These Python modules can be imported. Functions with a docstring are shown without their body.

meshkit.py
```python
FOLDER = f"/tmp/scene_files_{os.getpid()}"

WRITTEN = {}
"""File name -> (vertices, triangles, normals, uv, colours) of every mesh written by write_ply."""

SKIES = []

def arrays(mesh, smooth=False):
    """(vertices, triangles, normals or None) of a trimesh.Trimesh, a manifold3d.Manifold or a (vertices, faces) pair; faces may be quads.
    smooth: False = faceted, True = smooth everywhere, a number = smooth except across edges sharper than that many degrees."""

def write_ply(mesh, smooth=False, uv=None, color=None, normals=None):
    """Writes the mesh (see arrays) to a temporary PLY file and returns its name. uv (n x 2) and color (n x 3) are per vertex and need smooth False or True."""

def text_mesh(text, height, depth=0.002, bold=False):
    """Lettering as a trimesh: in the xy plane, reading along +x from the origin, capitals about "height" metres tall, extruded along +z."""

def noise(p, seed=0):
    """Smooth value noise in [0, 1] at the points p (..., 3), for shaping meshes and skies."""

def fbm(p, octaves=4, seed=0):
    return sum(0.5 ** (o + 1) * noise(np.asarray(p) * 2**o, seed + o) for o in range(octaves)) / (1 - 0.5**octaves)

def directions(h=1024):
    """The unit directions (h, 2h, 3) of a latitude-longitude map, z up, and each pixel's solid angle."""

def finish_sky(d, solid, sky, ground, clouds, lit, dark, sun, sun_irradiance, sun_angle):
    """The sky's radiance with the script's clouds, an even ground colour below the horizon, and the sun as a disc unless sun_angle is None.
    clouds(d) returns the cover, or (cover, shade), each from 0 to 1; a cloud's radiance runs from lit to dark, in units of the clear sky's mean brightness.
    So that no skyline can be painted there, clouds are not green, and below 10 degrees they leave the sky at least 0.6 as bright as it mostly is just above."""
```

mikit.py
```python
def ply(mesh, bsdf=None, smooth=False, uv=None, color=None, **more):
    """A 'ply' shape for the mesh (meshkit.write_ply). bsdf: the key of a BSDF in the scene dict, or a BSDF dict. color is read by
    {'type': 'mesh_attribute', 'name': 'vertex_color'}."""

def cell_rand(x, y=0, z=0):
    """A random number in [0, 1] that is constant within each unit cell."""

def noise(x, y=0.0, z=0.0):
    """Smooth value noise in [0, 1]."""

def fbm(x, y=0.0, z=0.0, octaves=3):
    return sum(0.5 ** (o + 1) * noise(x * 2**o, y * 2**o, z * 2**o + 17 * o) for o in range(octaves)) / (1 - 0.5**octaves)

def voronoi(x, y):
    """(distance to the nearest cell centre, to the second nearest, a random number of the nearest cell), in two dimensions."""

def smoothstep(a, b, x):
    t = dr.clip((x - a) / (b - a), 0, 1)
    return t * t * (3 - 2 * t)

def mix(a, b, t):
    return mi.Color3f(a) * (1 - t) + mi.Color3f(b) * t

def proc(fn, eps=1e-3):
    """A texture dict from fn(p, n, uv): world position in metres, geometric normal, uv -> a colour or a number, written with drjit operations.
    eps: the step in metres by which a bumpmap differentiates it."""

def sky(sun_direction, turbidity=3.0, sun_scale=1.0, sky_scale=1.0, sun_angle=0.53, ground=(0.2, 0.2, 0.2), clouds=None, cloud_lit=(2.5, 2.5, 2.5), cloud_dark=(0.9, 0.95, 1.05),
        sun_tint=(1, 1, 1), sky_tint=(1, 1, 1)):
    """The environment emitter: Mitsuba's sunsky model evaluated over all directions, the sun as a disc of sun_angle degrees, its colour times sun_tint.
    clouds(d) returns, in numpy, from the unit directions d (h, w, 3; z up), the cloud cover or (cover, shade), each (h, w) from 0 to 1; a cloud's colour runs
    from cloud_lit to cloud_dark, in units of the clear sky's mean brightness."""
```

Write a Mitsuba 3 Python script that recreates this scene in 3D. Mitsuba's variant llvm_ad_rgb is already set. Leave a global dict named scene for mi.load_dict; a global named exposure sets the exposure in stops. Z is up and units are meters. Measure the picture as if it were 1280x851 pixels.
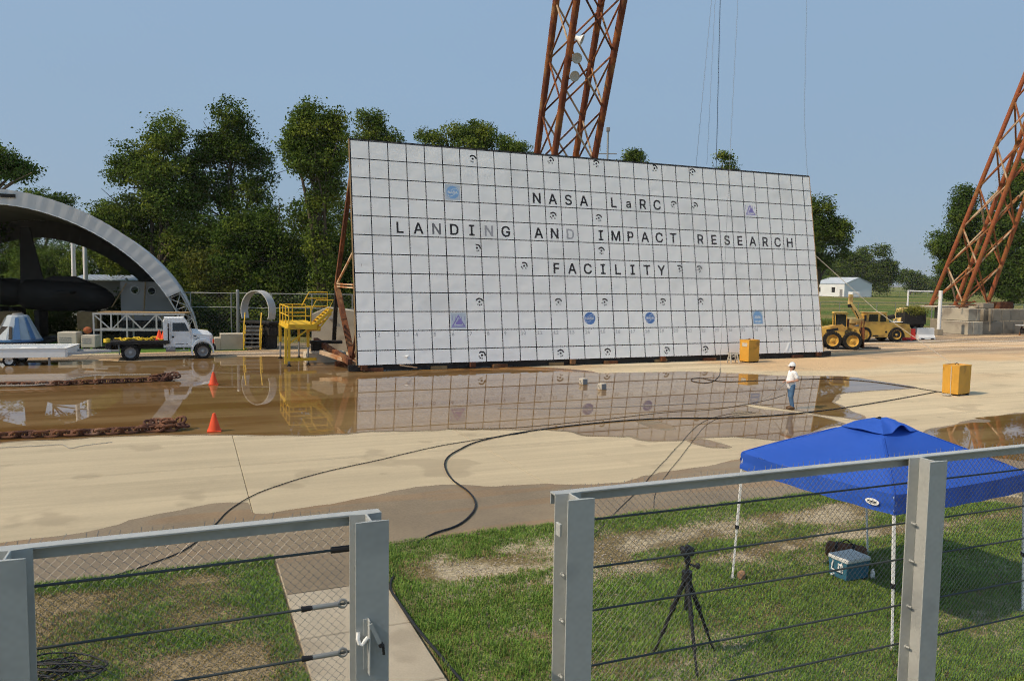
import math, random
import numpy as np, trimesh, shapely.geometry as sg
import drjit as dr, mitsuba as mi
import mikit, meshkit
from mikit import noise, fbm, voronoi, cell_rand, smoothstep, mix, proc

scene, labels = {}, {}
rng = np.random.default_rng(7)
T = mi.ScalarTransform4f
rad = math.radians

# ------------------------------------------------------------------ camera, sky, exposure
exposure = 1.4
CAM = np.array([0, 0, 4.753])
scene['camera'] = {'type': 'perspective', 'fov': 66.65, 'fov_axis': 'x', 'near_clip': 0.1, 'medium': {'type': 'ref', 'id': 'air'}, 'far_clip': 6000.0,
    'to_world': T().look_at(origin=CAM.tolist(), target=[0, math.cos(0.0770), 4.753 - math.sin(0.0770)],
                            up=[-math.sin(0.0136), math.sin(0.0770) * math.cos(0.0136), math.cos(0.0770) * math.cos(0.0136)])}
SUN_AZ, SUN_EL = rad(25.5), rad(44.0)          # shadows fall towards heading 27 degrees
SUN = [-math.cos(SUN_AZ) * math.cos(SUN_EL), -math.sin(SUN_AZ) * math.cos(SUN_EL), math.sin(SUN_EL)]
def veil(d):                                     # thin even summer haze high up, a little thinner overhead
    low = np.clip(1 - d[..., 2] / .42, 0, 1)
    return .64 + .22 * (meshkit.fbm(d * [1.6, 1.6, 5.0], 4, 3) - .5), .62 * low ** 1.2 + .10 * meshkit.fbm(d * [2.2, 2.2, 7.0], 3, 8)
scene['daylight'] = mikit.sky(SUN, turbidity=6.0, sun_scale=1.0, sky_scale=1.15, sun_angle=0.6, clouds=veil, cloud_lit=(.98, 1.42, 1.92), cloud_dark=(.54, .78, .96))

HAZE = .00010
scene['air'] = {'type': 'homogeneous', 'albedo': {'type': 'rgb', 'value': [.95, .95, .95]}, 'sigma_t': HAZE}
# ------------------------------------------------------------------ site axes: e runs along the board, t away from the camera
HD = rad(22.469)
EX, EY = math.cos(HD), math.sin(HD)
def site(s, t, z=0.0): return np.array([s * EX - t * EY, s * EY + t * EX, z])
def to_site(x, y): return x * EX + y * EY, -x * EY + y * EX

# ------------------------------------------------------------------ materials
def rgb(*c): return {'type': 'rgb', 'value': list(c)}
def mat(name, color, rough=0.6, spec=0.4, metal=0.0, bump=None, two=True, **kw):
    b = {'type': 'principled', 'base_color': color if isinstance(color, dict) else rgb(*color), 'roughness': rough, 'specular': spec, 'metallic': metal, **kw}
    if bump is not None:
        b = {'type': 'bumpmap', 'arbitrary': bump, 'scale': 1.0, 'b': b}
        del b['arbitrary']; b['texture'] = bump
    scene[name] = {'type': 'twosided', 'bsdf': b} if two else b
    return name
def tone(c, amp=0.2, f=3.0, c2=None, lo=0.45, hi=0.7, grain=0.0):
    """A colour broken up by noise; c2 appears in patches."""
    c = tuple(c)
    def fn(p, n, uv):
        k = fbm(p.x * f, p.y * f, p.z * f, 3)
        col = mi.Color3f(c) * (1 - amp + 2 * amp * k)
        if c2 is not None:
            m = smoothstep(lo, hi, fbm(p.x * f * .7 + 31, p.y * f * .7, p.z * f * .7 + 5, 3))
            col = mix(col, c2, m)
        if grain:
            col = col * (1 - grain + 2 * grain * noise(p.x * 60, p.y * 60, p.z * 60))
        return col
    return proc(fn)
def bumpn(h, f):
    return proc(lambda p, n, uv: h * fbm(p.x * f, p.y * f, p.z * f, 3), eps=0.3 / f)

def concrete_fn(dry, lo, stain):
    def fn(p, n, uv):
        s = p.x * EX + p.y * EY
        t = -p.x * EY + p.y * EX
        k = fbm(s * .25, t * .9, 3.0, 4)
        streak = fbm(s * .15, t * 5.0, 9.0, 4)
        sp = noise(p.x * 25, p.y * 25, 1.0)
        col = mi.Color3f(dry) * (0.72 + .28 * k + .28 * streak + 0.06 * sp)
        # rusty clay washed over the far side of the apron
        clay = smoothstep(.42, .62, fbm(s * .12 + 4, t * .22, 2.0, 4) + .012 * dr.clip(t - 34, -12, 12))
        col = mix(col, stain, clay * .48 * smoothstep(24., 38., t))
        # pale dribbles and dark tyre or oil marks
        tyre = smoothstep(.43, .60, fbm(s * .07 + 50, t * .8 + 8, 4.0, 4)) * smoothstep(34., 44., t)
        col = mix(col, (.115, .092, .072), tyre * .82)
        pale = smoothstep(.62, .70, fbm(s * .09 + 9, t * 1.6, 14.0, 3)) * smoothstep(36., 46., t)
        col = mix(col, (.52, .45, .36), pale * .6)
        dk = smoothstep(.66, .78, fbm(p.x * .8 + 11, p.y * .8, 7.0, 4))
        col = mix(col, lo, dk * .45)
        return col
    return proc(fn)
mat('m_slab', concrete_fn((.405, .338, .225), (.26, .21, .14), (.40, .225, .095)), .85, .25)
mat('m_joint', (.17, .138, .094), .95, .1)
def wet_fn(p, n, uv):
    k = fbm(p.x * .7, p.y * .7, 2.0, 4)
    s = p.x * EX + p.y * EY
    t = -p.x * EY + p.y * EX
    col = mix((.235, .178, .108), (.27, .165, .075), smoothstep(.56, .72, fbm(s * .35, t * 2.2, 6.0, 3)) * .5)
    return col * (.63 + .55 * k) * (.92 + .16 * noise(p.x * 30, p.y * 30))
mat('m_wet', proc(wet_fn), .45, .35)
def mudw_fn(p, n, uv):
    s = p.x * EX + p.y * EY
    t = -p.x * EY + p.y * EX
    k = fbm(s * .22, t * .7, 5.0, 4)
    streak = fbm(s * .12 + 3, t * 2.5, 1.0, 3)
    return mix((.30, .172, .062), (.44, .305, .15), smoothstep(.3, .75, k * .7 + streak * .35))
scene['m_water'] = {'type': 'plastic', 'diffuse_reflectance': proc(mudw_fn), 'int_ior': 1.36, 'nonlinear': True}
mat('m_mud', tone((.25, .125, .035), .35, 1.5, (.10, .05, .02)), .3, .5)
def field_fn(p, n, uv):
    k = fbm(p.x * .05, p.y * .12, 1.0, 4)
    g = noise(p.x * 2.2, p.y * 2.2, 3.0)
    col = mix((.052, .082, .018), (.115, .105, .040), smoothstep(.42, .62, k))
    return col * (.7 + .6 * g)
mat('m_field', proc(field_fn), .95, .1)
def soil_fn(p, n, uv):
    g = noise(p.x * 34, p.y * 34, 3.0)
    k = fbm(p.x * 1.3, p.y * 1.3, 8.0, 4)
    s = p.x * EX + p.y * EY
    col = mix((.17, .135, .07), mix((.25, .195, .115), (.35, .30, .205), smoothstep(2., 4., s)), smoothstep(.40, .62, k))
    return col * (.62 + .76 * g)
mat('m_soil', proc(soil_fn), .95, .1, bump=bumpn(.02, 14.))
mat('m_back_lawn', tone((.075, .135, .024), .35, 3.), .95, .1)
mat('m_leaf_straw', tone((.28, .22, .10), .3, 8.), .8, .2)
mat('m_blade', tone((.115, .215, .030), .35, 4.), .6, .3)
mat('m_blade_light', tone((.195, .275, .050), .3, 4.), .6, .3)
mat('m_gravel', tone((.36, .31, .25), .5, 9.), .95, .1)

mat('m_sheet', tone((.88, .88, .86), .05, .8, (.79, .79, .77), .55, .8), .55, .35)
mat('m_print', (.018, .018, .02), .6, .3)
mat('m_print_worn', (.17, .17, .18), .6, .3)
mat('m_print_grey', (.36, .36, .38), .6, .3)
mat('m_emblem_blue', (.09, .19, .46), .6, .3)
mat('m_emblem_light', (.22, .40, .66), .6, .3)
mat('m_emblem_pale', (.48, .55, .62), .6, .3)
mat('m_emblem_purple', (.24, .20, .50), .6, .3)
mat('m_white', (.78, .78, .76), .5, .4)
def rust_fn(a, b, c, lo=.47, hi=.62):
    def fn(p, n, uv):
        k = fbm(p.x * 2.0, p.y * 2.0, p.z * .9, 4)
        j = fbm(p.x * 1.1 + 20, p.y * 1.1, p.z * .5 + 7, 3)
        g = noise(p.x * 14, p.y * 14, p.z * 9)
        col = mix(a, b, smoothstep(lo, hi, k))
        col = mix(col, c, smoothstep(.60, .72, j) * .8)
        return col * (.75 + .5 * g)
    return proc(fn)
mat('m_rust_leg', rust_fn((.145, .044, .020), (.28, .095, .028), (.28, .15, .06), .48, .68), .8, .25)
mat('m_rust_brace', rust_fn((.26, .085, .034), (.30, .14, .05), (.42, .32, .20)), .8, .25)
mat('m_rust_pale', tone((.50, .37, .24), .3, 2., (.36, .14, .05)), .8, .25)
mat('m_rust_red', rust_fn((.33, .098, .042), (.30, .115, .038), (.40, .24, .10)), .8, .25)
mat('m_rust_dark', rust_fn((.10, .040, .022), (.17, .065, .028), (.24, .13, .06)), .85, .2)
mat('m_chain', rust_fn((.085, .038, .026), (.17, .075, .040), (.26, .15, .10)), .8, .3)
mat('m_rail', tone((.375, .39, .375), .07, 6., (.31, .325, .32), .5, .75, .05), .5, .45)
mat('m_galv', tone((.30, .31, .30), .15, 12.), .42, .5, .45)
mat('m_wire', tone((.20, .20, .195), .15, 12.), .45, .5, .3)
mat('m_cable_dark', tone((.045, .055, .055), .2, 20.), .5, .4)
mat('m_black', (.013, .013, .014), .55, .4)
mat('m_rubber', tone((.018, .017, .016), .3, 6.), .85, .25)
mat('m_truck', tone((.74, .76, .77), .04, 2., (.55, .55, .52), .62, .85), .28, .5, clearcoat=.5)
mat('m_truck_dark', tone((.022, .020, .019), .3, 5.), .7, .3)
mat('m_glass', (.015, .017, .018), .08, .6)
mat('m_chrome', (.55, .55, .55), .25, .5, .9)
mat('m_yellow', tone((.66, .42, .025), .12, 3., (.45, .24, .02), .6, .8), .45, .4)
mat('m_yellow_hose', (.62, .42, .01), .5, .4)
mat('m_ballast', tone((.62, .32, .042), .16, 2.5, (.36, .17, .03), .55, .75), .55, .35)
mat('m_plant', tone((.62, .385, .080), .14, 1.6, (.34, .19, .05), .52, .74), .5, .4)
mat('m_plant_pale', tone((.64, .46, .17), .14, 1.6, (.40, .25, .09), .55, .75), .55, .4)
mat('m_orange', tone((.72, .075, .018), .1, 4.), .55, .4)
mat('m_red', tone((.60, .035, .025), .1, 4.), .55, .4)
def tent_fn(p, n, uv):
    k = fbm(p.x * 1.2, p.y * 1.2, p.z * 2, 3)
    return mi.Color3f(.018, .082, .43) * (.88 + .24 * k)
mat('m_tent', proc(tent_fn), .55, .4, sheen=.3)
mat('m_fabric', tone((.60, .60, .59), .06, 1.), .6, .3)
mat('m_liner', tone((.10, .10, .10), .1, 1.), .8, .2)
mat('m_steel', tone((.40, .41, .41), .1, 3.), .5, .4)
mat('m_fuselage', tone((.018, .018, .019), .25, 1.5), .6, .3)
mat('m_capsule', tone((.36, .42, .48), .1, 2.), .5, .4)
mat('m_capsule_blue', (.07, .16, .33), .5, .4)
mat('m_cream', tone((.50, .46, .38), .08, 2.), .6, .3)
mat('m_wood', tone((.30, .20, .10), .2, 4.), .8, .2)
mat('m_roof', tone((.46, .52, .58), .08, 1.5), .4, .5, .3)
mat('m_panel_grey', tone((.25, .25, .25), .12, 1.), .7, .3)
mat('m_block', tone((.42, .38, .30), .14, 1.2, (.27, .235, .185), .5, .75, .06), .9, .2)
mat('m_walk', tone((.40, .345, .255), .10, 2.2, (.33, .28, .205), .5, .75, .05), .9, .2)
mat('m_hoop', tone((.44, .44, .42), .08, 3.), .5, .4)
mat('m_block_old', tone((.27, .235, .180), .2, .9, (.15, .13, .10), .48, .7, .08), .9, .2)
mat('m_barn', tone((.72, .74, .73), .04, .3), .6, .3)
mat('m_barn_roof', tone((.42, .47, .52), .06, .3), .5, .4)
mat('m_skin', (.45, .25, .17), .6, .35)
mat('m_shirt', tone((.80, .80, .80), .04, 9.), .9, .15)
mat('m_jeans', tone((.075, .145, .25), .25, 10.), .9, .15)
mat('m_boot', (.16, .10, .06), .8, .2)
mat('m_helmet', (.80, .80, .78), .35, .5)
mat('m_hair', (.05, .035, .025), .8, .2)
mat('m_cooler', tone((.035, .135, .20), .1, 6.), .45, .4)
mat('m_cooler_lid', tone((.62, .64, .62), .06, 8.), .5, .4)
mat('m_bark', tone((.105, .085, .062), .35, 3.), .95, .1)
mat('m_bag', tone((.13, .062, .035), .3, 9.), .9, .2)
mat('m_stone', tone((.33, .20, .12), .25, 12.), .9, .2)
mat('m_purple', (.05, .04, .10), .6, .3)
def leafmat(name, c, amp=.42):
    scene[name] = {'type': 'principledthin', 'base_color': tone(c, amp, .8, (c[0] * 1.9, c[1] * 1.55, c[2] * 1.3), .5, .68), 'roughness': .55, 'spec_trans': 0.0, 'diff_trans': .40, 'eta': 1.35}
leafmat('m_leaf_a', (.066, .108, .020))
leafmat('m_leaf_b', (.100, .150, .028))
leafmat('m_leaf_c', (.060, .104, .022))
leafmat('m_leaf_yellow', (.11, .135, .03))

# ------------------------------------------------------------------ mesh helpers
def rotz(a):
    c, s = math.cos(a), math.sin(a)
    return np.array([[c, -s, 0], [s, c, 0], [0, 0, 1.0]])
def rotx(a):
    c, s = math.cos(a), math.sin(a)
    return np.array([[1.0, 0, 0], [0, c, -s], [0, s, c]])
def roty(a):
    c, s = math.cos(a), math.sin(a)
    return np.array([[c, 0, s], [0, 1.0, 0], [-s, 0, c]])
def basis(d):
    d = np.asarray(d, float); d = d / np.linalg.norm(d)
    a = np.array([0, 0, 1.0]) if abs(d[2]) < .95 else np.array([1.0, 0, 0])
    u = np.cross(a, d); u /= np.linalg.norm(u)
    return u, np.cross(d, u), d
BOXV = np.array([[x, y, z] for x in (-1, 1) for y in (-1, 1) for z in (-1, 1)], float)
BOXF = np.array([[0, 1, 3], [0, 3, 2], [4, 6, 7], [4, 7, 5], [0, 4, 5], [0, 5, 1], [2, 3, 7], [2, 7, 6], [0, 2, 6], [0, 6, 4], [1, 5, 7], [1, 7, 3]])
class M:
    """Collects pieces into one mesh."""
    def __init__(s): s.v, s.f, s.n = [], [], 0
    def add(s, v, f, R=None, o=(0, 0, 0)):
        v = np.asarray(v, float)
        if R is not None: v = v @ np.asarray(R).T
        v = v + np.asarray(o, float)
        f = np.asarray(f, int)
        if f.shape[1] == 4: f = np.vstack([f[:, [0, 1, 2]], f[:, [0, 2, 3]]])
        s.v.append(v); s.f.append(f + s.n); s.n += len(v)
        return s
    def box(s, c, size, bev=0.0, R=None):
        h = np.asarray(size, float) / 2
        if bev <= 0: return s.add(BOXV * h, BOXF, R, c)
        b = min(bev, h.min() * .49)
        pts = []
        for ax in range(3):
            for q in BOXV:
                k = h - b; k[ax] = h[ax]; pts.append(q * k)
        hull = trimesh.convex.convex_hull(np.array(pts))
        return s.add(hull.vertices, hull.faces, R, c)
    def hull(s, pts, R=None, o=(0, 0, 0)):
        m = trimesh.convex.convex_hull(np.asarray(pts, float))
        return s.add(m.vertices, m.faces, R, o)
    def bar(s, p, q, w, h=None, up=None):
        p, q = np.asarray(p, float), np.asarray(q, float)
        u, v, d = basis(q - p)
        if up is not None:
            u = np.cross(up, d); u /= np.linalg.norm(u); v = np.cross(d, u)
        L = np.linalg.norm(q - p)
        return s.add(BOXV * [w / 2, (h or w) / 2, L / 2], BOXF, np.stack([u, v, d], 1), (p + q) / 2)
    def cyl(s, p, q, r, r2=None, n=10, caps=True):
        p, q = np.asarray(p, float), np.asarray(q, float)
        r2 = r if r2 is None else r2
        u, v, d = basis(q - p)
        a = np.arange(n) * 2 * math.pi / n
        ring = np.outer(np.cos(a), u) + np.outer(np.sin(a), v)
        V = [p + ring * r, q + ring * r2]
        i = np.arange(n); j = (i + 1) % n
        F = [np.stack([i, j, j + n], 1), np.stack([i, j + n, i + n], 1)]
        if caps:
            V += [p[None], q[None]]
            F += [np.stack([j, i, i * 0 + 2 * n], 1), np.stack([i + n, j + n, i * 0 + 2 * n + 1], 1)]
        return s.add(np.vstack(V), np.vstack(F))
    def tube(s, pts, r, n=6, closed=False):
        pts = np.asarray(pts, float); m = len(pts)
        r = np.broadcast_to(np.asarray(r, float), (m,))
        a = np.arange(n) * 2 * math.pi / n
        V = []; u = None
        for k in range(m):
            d = pts[(k + 1) % m] - pts[k - 1] if closed else pts[min(k + 1, m - 1)] - pts[max(k - 1, 0)]
            d = d / max(np.linalg.norm(d), 1e-9)
            if u is None: u = basis(d)[0]
            u = u - d * (u @ d); u /= max(np.linalg.norm(u), 1e-9)
            w = np.cross(d, u)
            V.append(pts[k] + r[k] * (np.outer(np.cos(a), u) + np.outer(np.sin(a), w)))
        F = []
        i = np.arange(n); j = (i + 1) % n
        for k in range(m if closed else m - 1):
            A, B = k * n, ((k + 1) % m) * n
            F += [np.stack([A + i, A + j, B + j], 1), np.stack([A + i, B + j, B + i], 1)]
        if not closed:
            V += [pts[:1], pts[-1:]]
            F += [np.stack([j, i, i * 0 + m * n], 1), np.stack([i + (m - 1) * n, j + (m - 1) * n, i * 0 + m * n + 1], 1)]
        return s.add(np.vstack(V), np.vstack(F))
    def lathe(s, prof, n=20, o=(0, 0, 0), axis=(0, 0, 1)):
        """prof: (radius, height) pairs, turned about the axis."""
        prof = np.asarray(prof, float)
        u, v, d = basis(axis)
        a = np.arange(n) * 2 * math.pi / n
        ring = np.outer(np.cos(a), u) + np.outer(np.sin(a), v)
        V = np.vstack([ring * r + d * h for r, h in prof])
        i = np.arange(n); j = (i + 1) % n
        F = []
        for k in range(len(prof) - 1):
            A, B = k * n, (k + 1) * n
            F += [np.stack([A + i, A + j, B + j], 1), np.stack([A + i, B + j, B + i], 1)]
        return s.add(V, np.vstack(F), None, o)
    def prism(s, poly, depth, R=None, o=(0, 0, 0)):
        """A polygon in its own xy plane pushed along z from 0 to depth."""
        g = poly if hasattr(poly, 'exterior') else sg.Polygon(poly)
        if not g.is_valid: g = g.buffer(0)
        for q in getattr(g, 'geoms', [g]):
            m = trimesh.creation.extrude_polygon(q, depth, engine='earcut')
            s.add(m.vertices, m.faces, R, o)
        return s
    def mesh(s):
        return np.vstack(s.v), np.vstack(s.f)
XZ = np.array([[1, 0, 0], [0, 0, -1], [0, 1, 0]], float)      # local xy polygon -> xz plane, pushed along -y
YZ = np.array([[0, 0, 1], [1, 0, 0], [0, 1, 0]], float)       # local xy polygon -> yz plane, pushed along +x

USED, COUNT, PLACE = set(), {}, {}
def _name(key):
    if key not in USED: USED.add(key); return key
    COUNT[key] = COUNT.get(key, 0) + 1
    new = '%s_%03d' % (key, COUNT[key]); USED.add(new)
    return new
def thing(name, label, cat, at=(0, 0, 0), yaw=0.0, group=None):
    key = _name(name)
    labels[key] = {'label': label, 'category': cat}
    if group: labels[key]['group'] = group
    PLACE[key] = (rotz(yaw), np.asarray(at, float))
    return key
def place(key, m):
    v, f = m.mesh() if isinstance(m, M) else (np.asarray(m[0], float), np.asarray(m[1], int)) if isinstance(m, tuple) else (np.asarray(m.vertices), np.asarray(m.faces))
    R, o = PLACE[key.split('__')[0]]
    return v @ R.T + o, f
def part(name, parent, m, bsdf, smooth=False, label=None):
    key = _name(parent + '__' + name)
    scene[key] = mikit.ply(place(parent, m), bsdf, smooth)
    if label: labels[key] = {'label': label}
    return key
def solo(name, label, cat, m, bsdf, smooth=False, at=(0, 0, 0), yaw=0.0, group=None):
    key = thing(name, label, cat, at, yaw, group)
    scene[key] = mikit.ply(place(key, m), bsdf, smooth)
    return key
def struct(name, m, bsdf, smooth=False, label=None, kind='structure'):
    key = _name(name)
    PLACE[key] = (np.eye(3), np.zeros(3))
    scene[key] = mikit.ply(place(key, m), bsdf, smooth)
    labels[key] = {'kind': kind}
    if label: labels[key]['label'] = label
    return key
def spline(pts, step=.15):
    pts = np.asarray(pts, float)
    out = []
    P = np.vstack([2 * pts[0] - pts[1], pts, 2 * pts[-1] - pts[-2]])
    for k in range(1, len(P) - 2):
        n = max(2, int(np.linalg.norm(P[k + 1] - P[k]) / step))
        t = np.linspace(0, 1, n, endpoint=False)[:, None]
        a, b, c, d = P[k - 1], P[k], P[k + 1], P[k + 2]
        out.append(.5 * ((2 * b) + (-a + c) * t + (2 * a - 5 * b + 4 * c - d) * t ** 2 + (-a + 3 * b - 3 * c + d) * t ** 3))
    return np.vstack(out + [pts[-1:]])
def flat(poly, z):
    v, f = trimesh.creation.triangulate_polygon(poly, engine='earcut')
    v, f = np.asarray(v), np.asarray(f)
    a, b = v[f[:, 1]] - v[f[:, 0]], v[f[:, 2]] - v[f[:, 0]]
    n = a[:, 0] * b[:, 1] - a[:, 1] * b[:, 0]
    f = np.where((n < 0)[:, None], f[:, ::-1], f)
    return np.c_[v, np.full(len(v), z)], f
def ragged(pts, amp, step, seed, lf=.7):
    """A closed outline with an uneven edge."""
    q = spline(list(pts) + [pts[0]], step)[:-1]
    d = np.c_[meshkit.fbm(np.c_[q * lf * 2, q[:, 0] * 0], 4, seed), meshkit.fbm(np.c_[q * lf * 2, q[:, 0] * 0 + 9], 4, seed + 7)] - .5
    return sg.Polygon(q + d * 2 * amp).buffer(0)

# ================================================================== THE SETTING
def quad(s0, s1, t0, t1, z):
    return np.array([site(s0, t0, z), site(s1, t0, z), site(s1, t1, z), site(s0, t1, z)]), np.array([[0, 1, 2], [0, 2, 3]])
R0 = 2200.0
struct('field', (np.array([[-R0, -R0, -.08], [R0, -R0, -.08], [R0, R0, -.08], [-R0, R0, -.08]]), np.array([[0, 1, 2], [0, 2, 3]])), 'm_field', label='flat open grass field reaching to the far trees')
A_S0, A_S1, A_T0, A_T1 = -64.0, 110.0, 13.5, 60.0
ap = M()
ap.add(*quad(A_S0, 3.5, A_T0 - .02, 53.0, -.025)); ap.add(*quad(3.5, A_S1, A_T0 - .02, 58.5, -.025))
struct('apron', ap, 'm_joint', label='wide tan concrete apron cast in large slabs')
def slab_grid():
    n = 0
    S = np.arange(1.1 - 6.58 * 10, A_S1, 6.58)
    TT = [13.5, 20.5] + [20.5 + 6.5 * k for k in range(1, 6)]
    for i in range(len(S) - 1):
        for k in range(len(TT) - 1):
            t0, t1 = TT[k], min(TT[k + 1], 53.0)
            if k == len(TT) - 2 and S[i] > 3: t1 = 58.4
            v = []
            g = .0075
            dz = rng.uniform(-.003, .0)
            m = M()
            c = [site(S[i] + g, t0 + g), site(S[i + 1] - g, t0 + g), site(S[i + 1] - g, t1 - g), site(S[i] + g, t1 - g)]
            ctr = sum(c) / 4
            top = [q + (ctr - q) / np.linalg.norm(ctr - q) * .009 + [0, 0, dz] for q in c]
            mid = [q + [0, 0, dz - .008] for q in c]
            bot = [q + [0, 0, -.024] for q in c]
            V = np.array(top + mid + bot)
            F = [[0, 1, 2], [0, 2, 3]]
            for a in range(4):
                b = (a + 1) % 4
                F += [[a + 4, b + 4, b], [a + 4, b, a], [a + 8, b + 8, b + 4], [a + 8, b + 4, a + 4]]
            m.add(V, F)
            part('slab', 'apron', m, 'm_slab')
slab_grid()

WATER = [(-31.11,37.63),(-28.71,39.71),(-27.14,41.07),(-25.00,41.75),(-22.67,42.89),(-21.55,42.61),(-19.75,43.50),(-17.69,45.37),(-14.86,46.49),(-11.33,45.77),(-9.79,44.15),(-8.34,41.08),(-5.81,40.27),(-3.36,40.93),(0.02,41.52),(2.58,41.26),(3.98,40.34),(5.89,40.56),(7.64,40.94),(9.90,41.57),(12.07,40.92),(14.12,40.11),(16.29,40.35),(17.45,40.14),(18.19,38.60),(18.62,37.45),(18.90,36.34),(17.24,35.37),(15.85,34.72),(14.52,33.98),(13.64,32.61),(13.08,31.47),(12.89,30.25),(12.78,29.11),(12.66,27.89),(12.21,27.53),(11.88,27.83),(11.57,28.14),(11.17,28.63),(10.67,29.31),(10.05,30.01),(9.47,30.55),(9.12,30.22),(9.48,29.39),(10.32,28.74),(11.05,27.94),(11.39,26.99),(11.37,26.24),(11.06,26.14),(10.49,25.74),(9.26,24.43),(8.67,23.76),(8.15,23.49),(7.71,23.70),(6.87,23.95),(5.60,23.56),(5.01,23.16),(4.39,23.24),(4.05,23.33),(3.72,23.92),(3.48,23.78),(2.79,23.86),(2.21,23.95),(1.80,24.56),(0.96,24.64),(-0.11,24.56),(-1.93,24.57),(-2.48,24.26),(-3.73,24.17),(-4.89,23.71),(-6.25,23.24),(-8.18,23.23),(-9.94,23.11),(-11.57,22.76),(-13.35,22.17),(-14.40,21.66),(-15.33,21.07),(-20.5,19.5),(-33.0,27.5)]
ISLES = [[(8.06,28.55),(8.57,28.86),(9.10,28.64),(9.17,28.12),(8.60,27.50),(7.98,27.53)], [(4.22,26.30),(4.85,26.50),(5.29,25.93),(5.41,25.09),(4.93,24.79),(4.48,25.44)]]
PUDDLE2 = [(13.81,25.35),(14.84,26.09),(15.65,26.70),(16.24,27.05),(16.63,27.00),(17.21,27.59),(16.85,28.05),(18.40,28.73),(19.36,29.11),(21.98,30.23),(25.34,30.51),(17.89,21.41),(15.5,20.6),(13.6,21.4),(12.9,22.7),(12.9,24.3)]
WETEDGE = [(-11.04,12.52),(-9.46,13.29),(-8.34,13.76),(-7.80,14.14),(-7.38,14.84),(-6.74,15.61),(-6.24,15.98),(-5.53,16.10),(-5.13,15.25),(-4.56,15.71),(-3.56,16.26),(-2.56,17.19),(-1.39,17.84),(-0.55,17.67),(0.80,18.02),(1.68,17.95),(2.45,18.11),(2.95,18.51),(3.77,19.18),(4.76,19.82),(5.57,20.31),(6.40,21.11),(7.96,21.71),(9.86,22.46),(11.77,23.49),(13.3,24.8),(13.81,25.6),(14.84,26.3),(15.65,26.9),(17.3,28.2),(22.0,30.6),(26.0,31.2),(30,29)]
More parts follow.
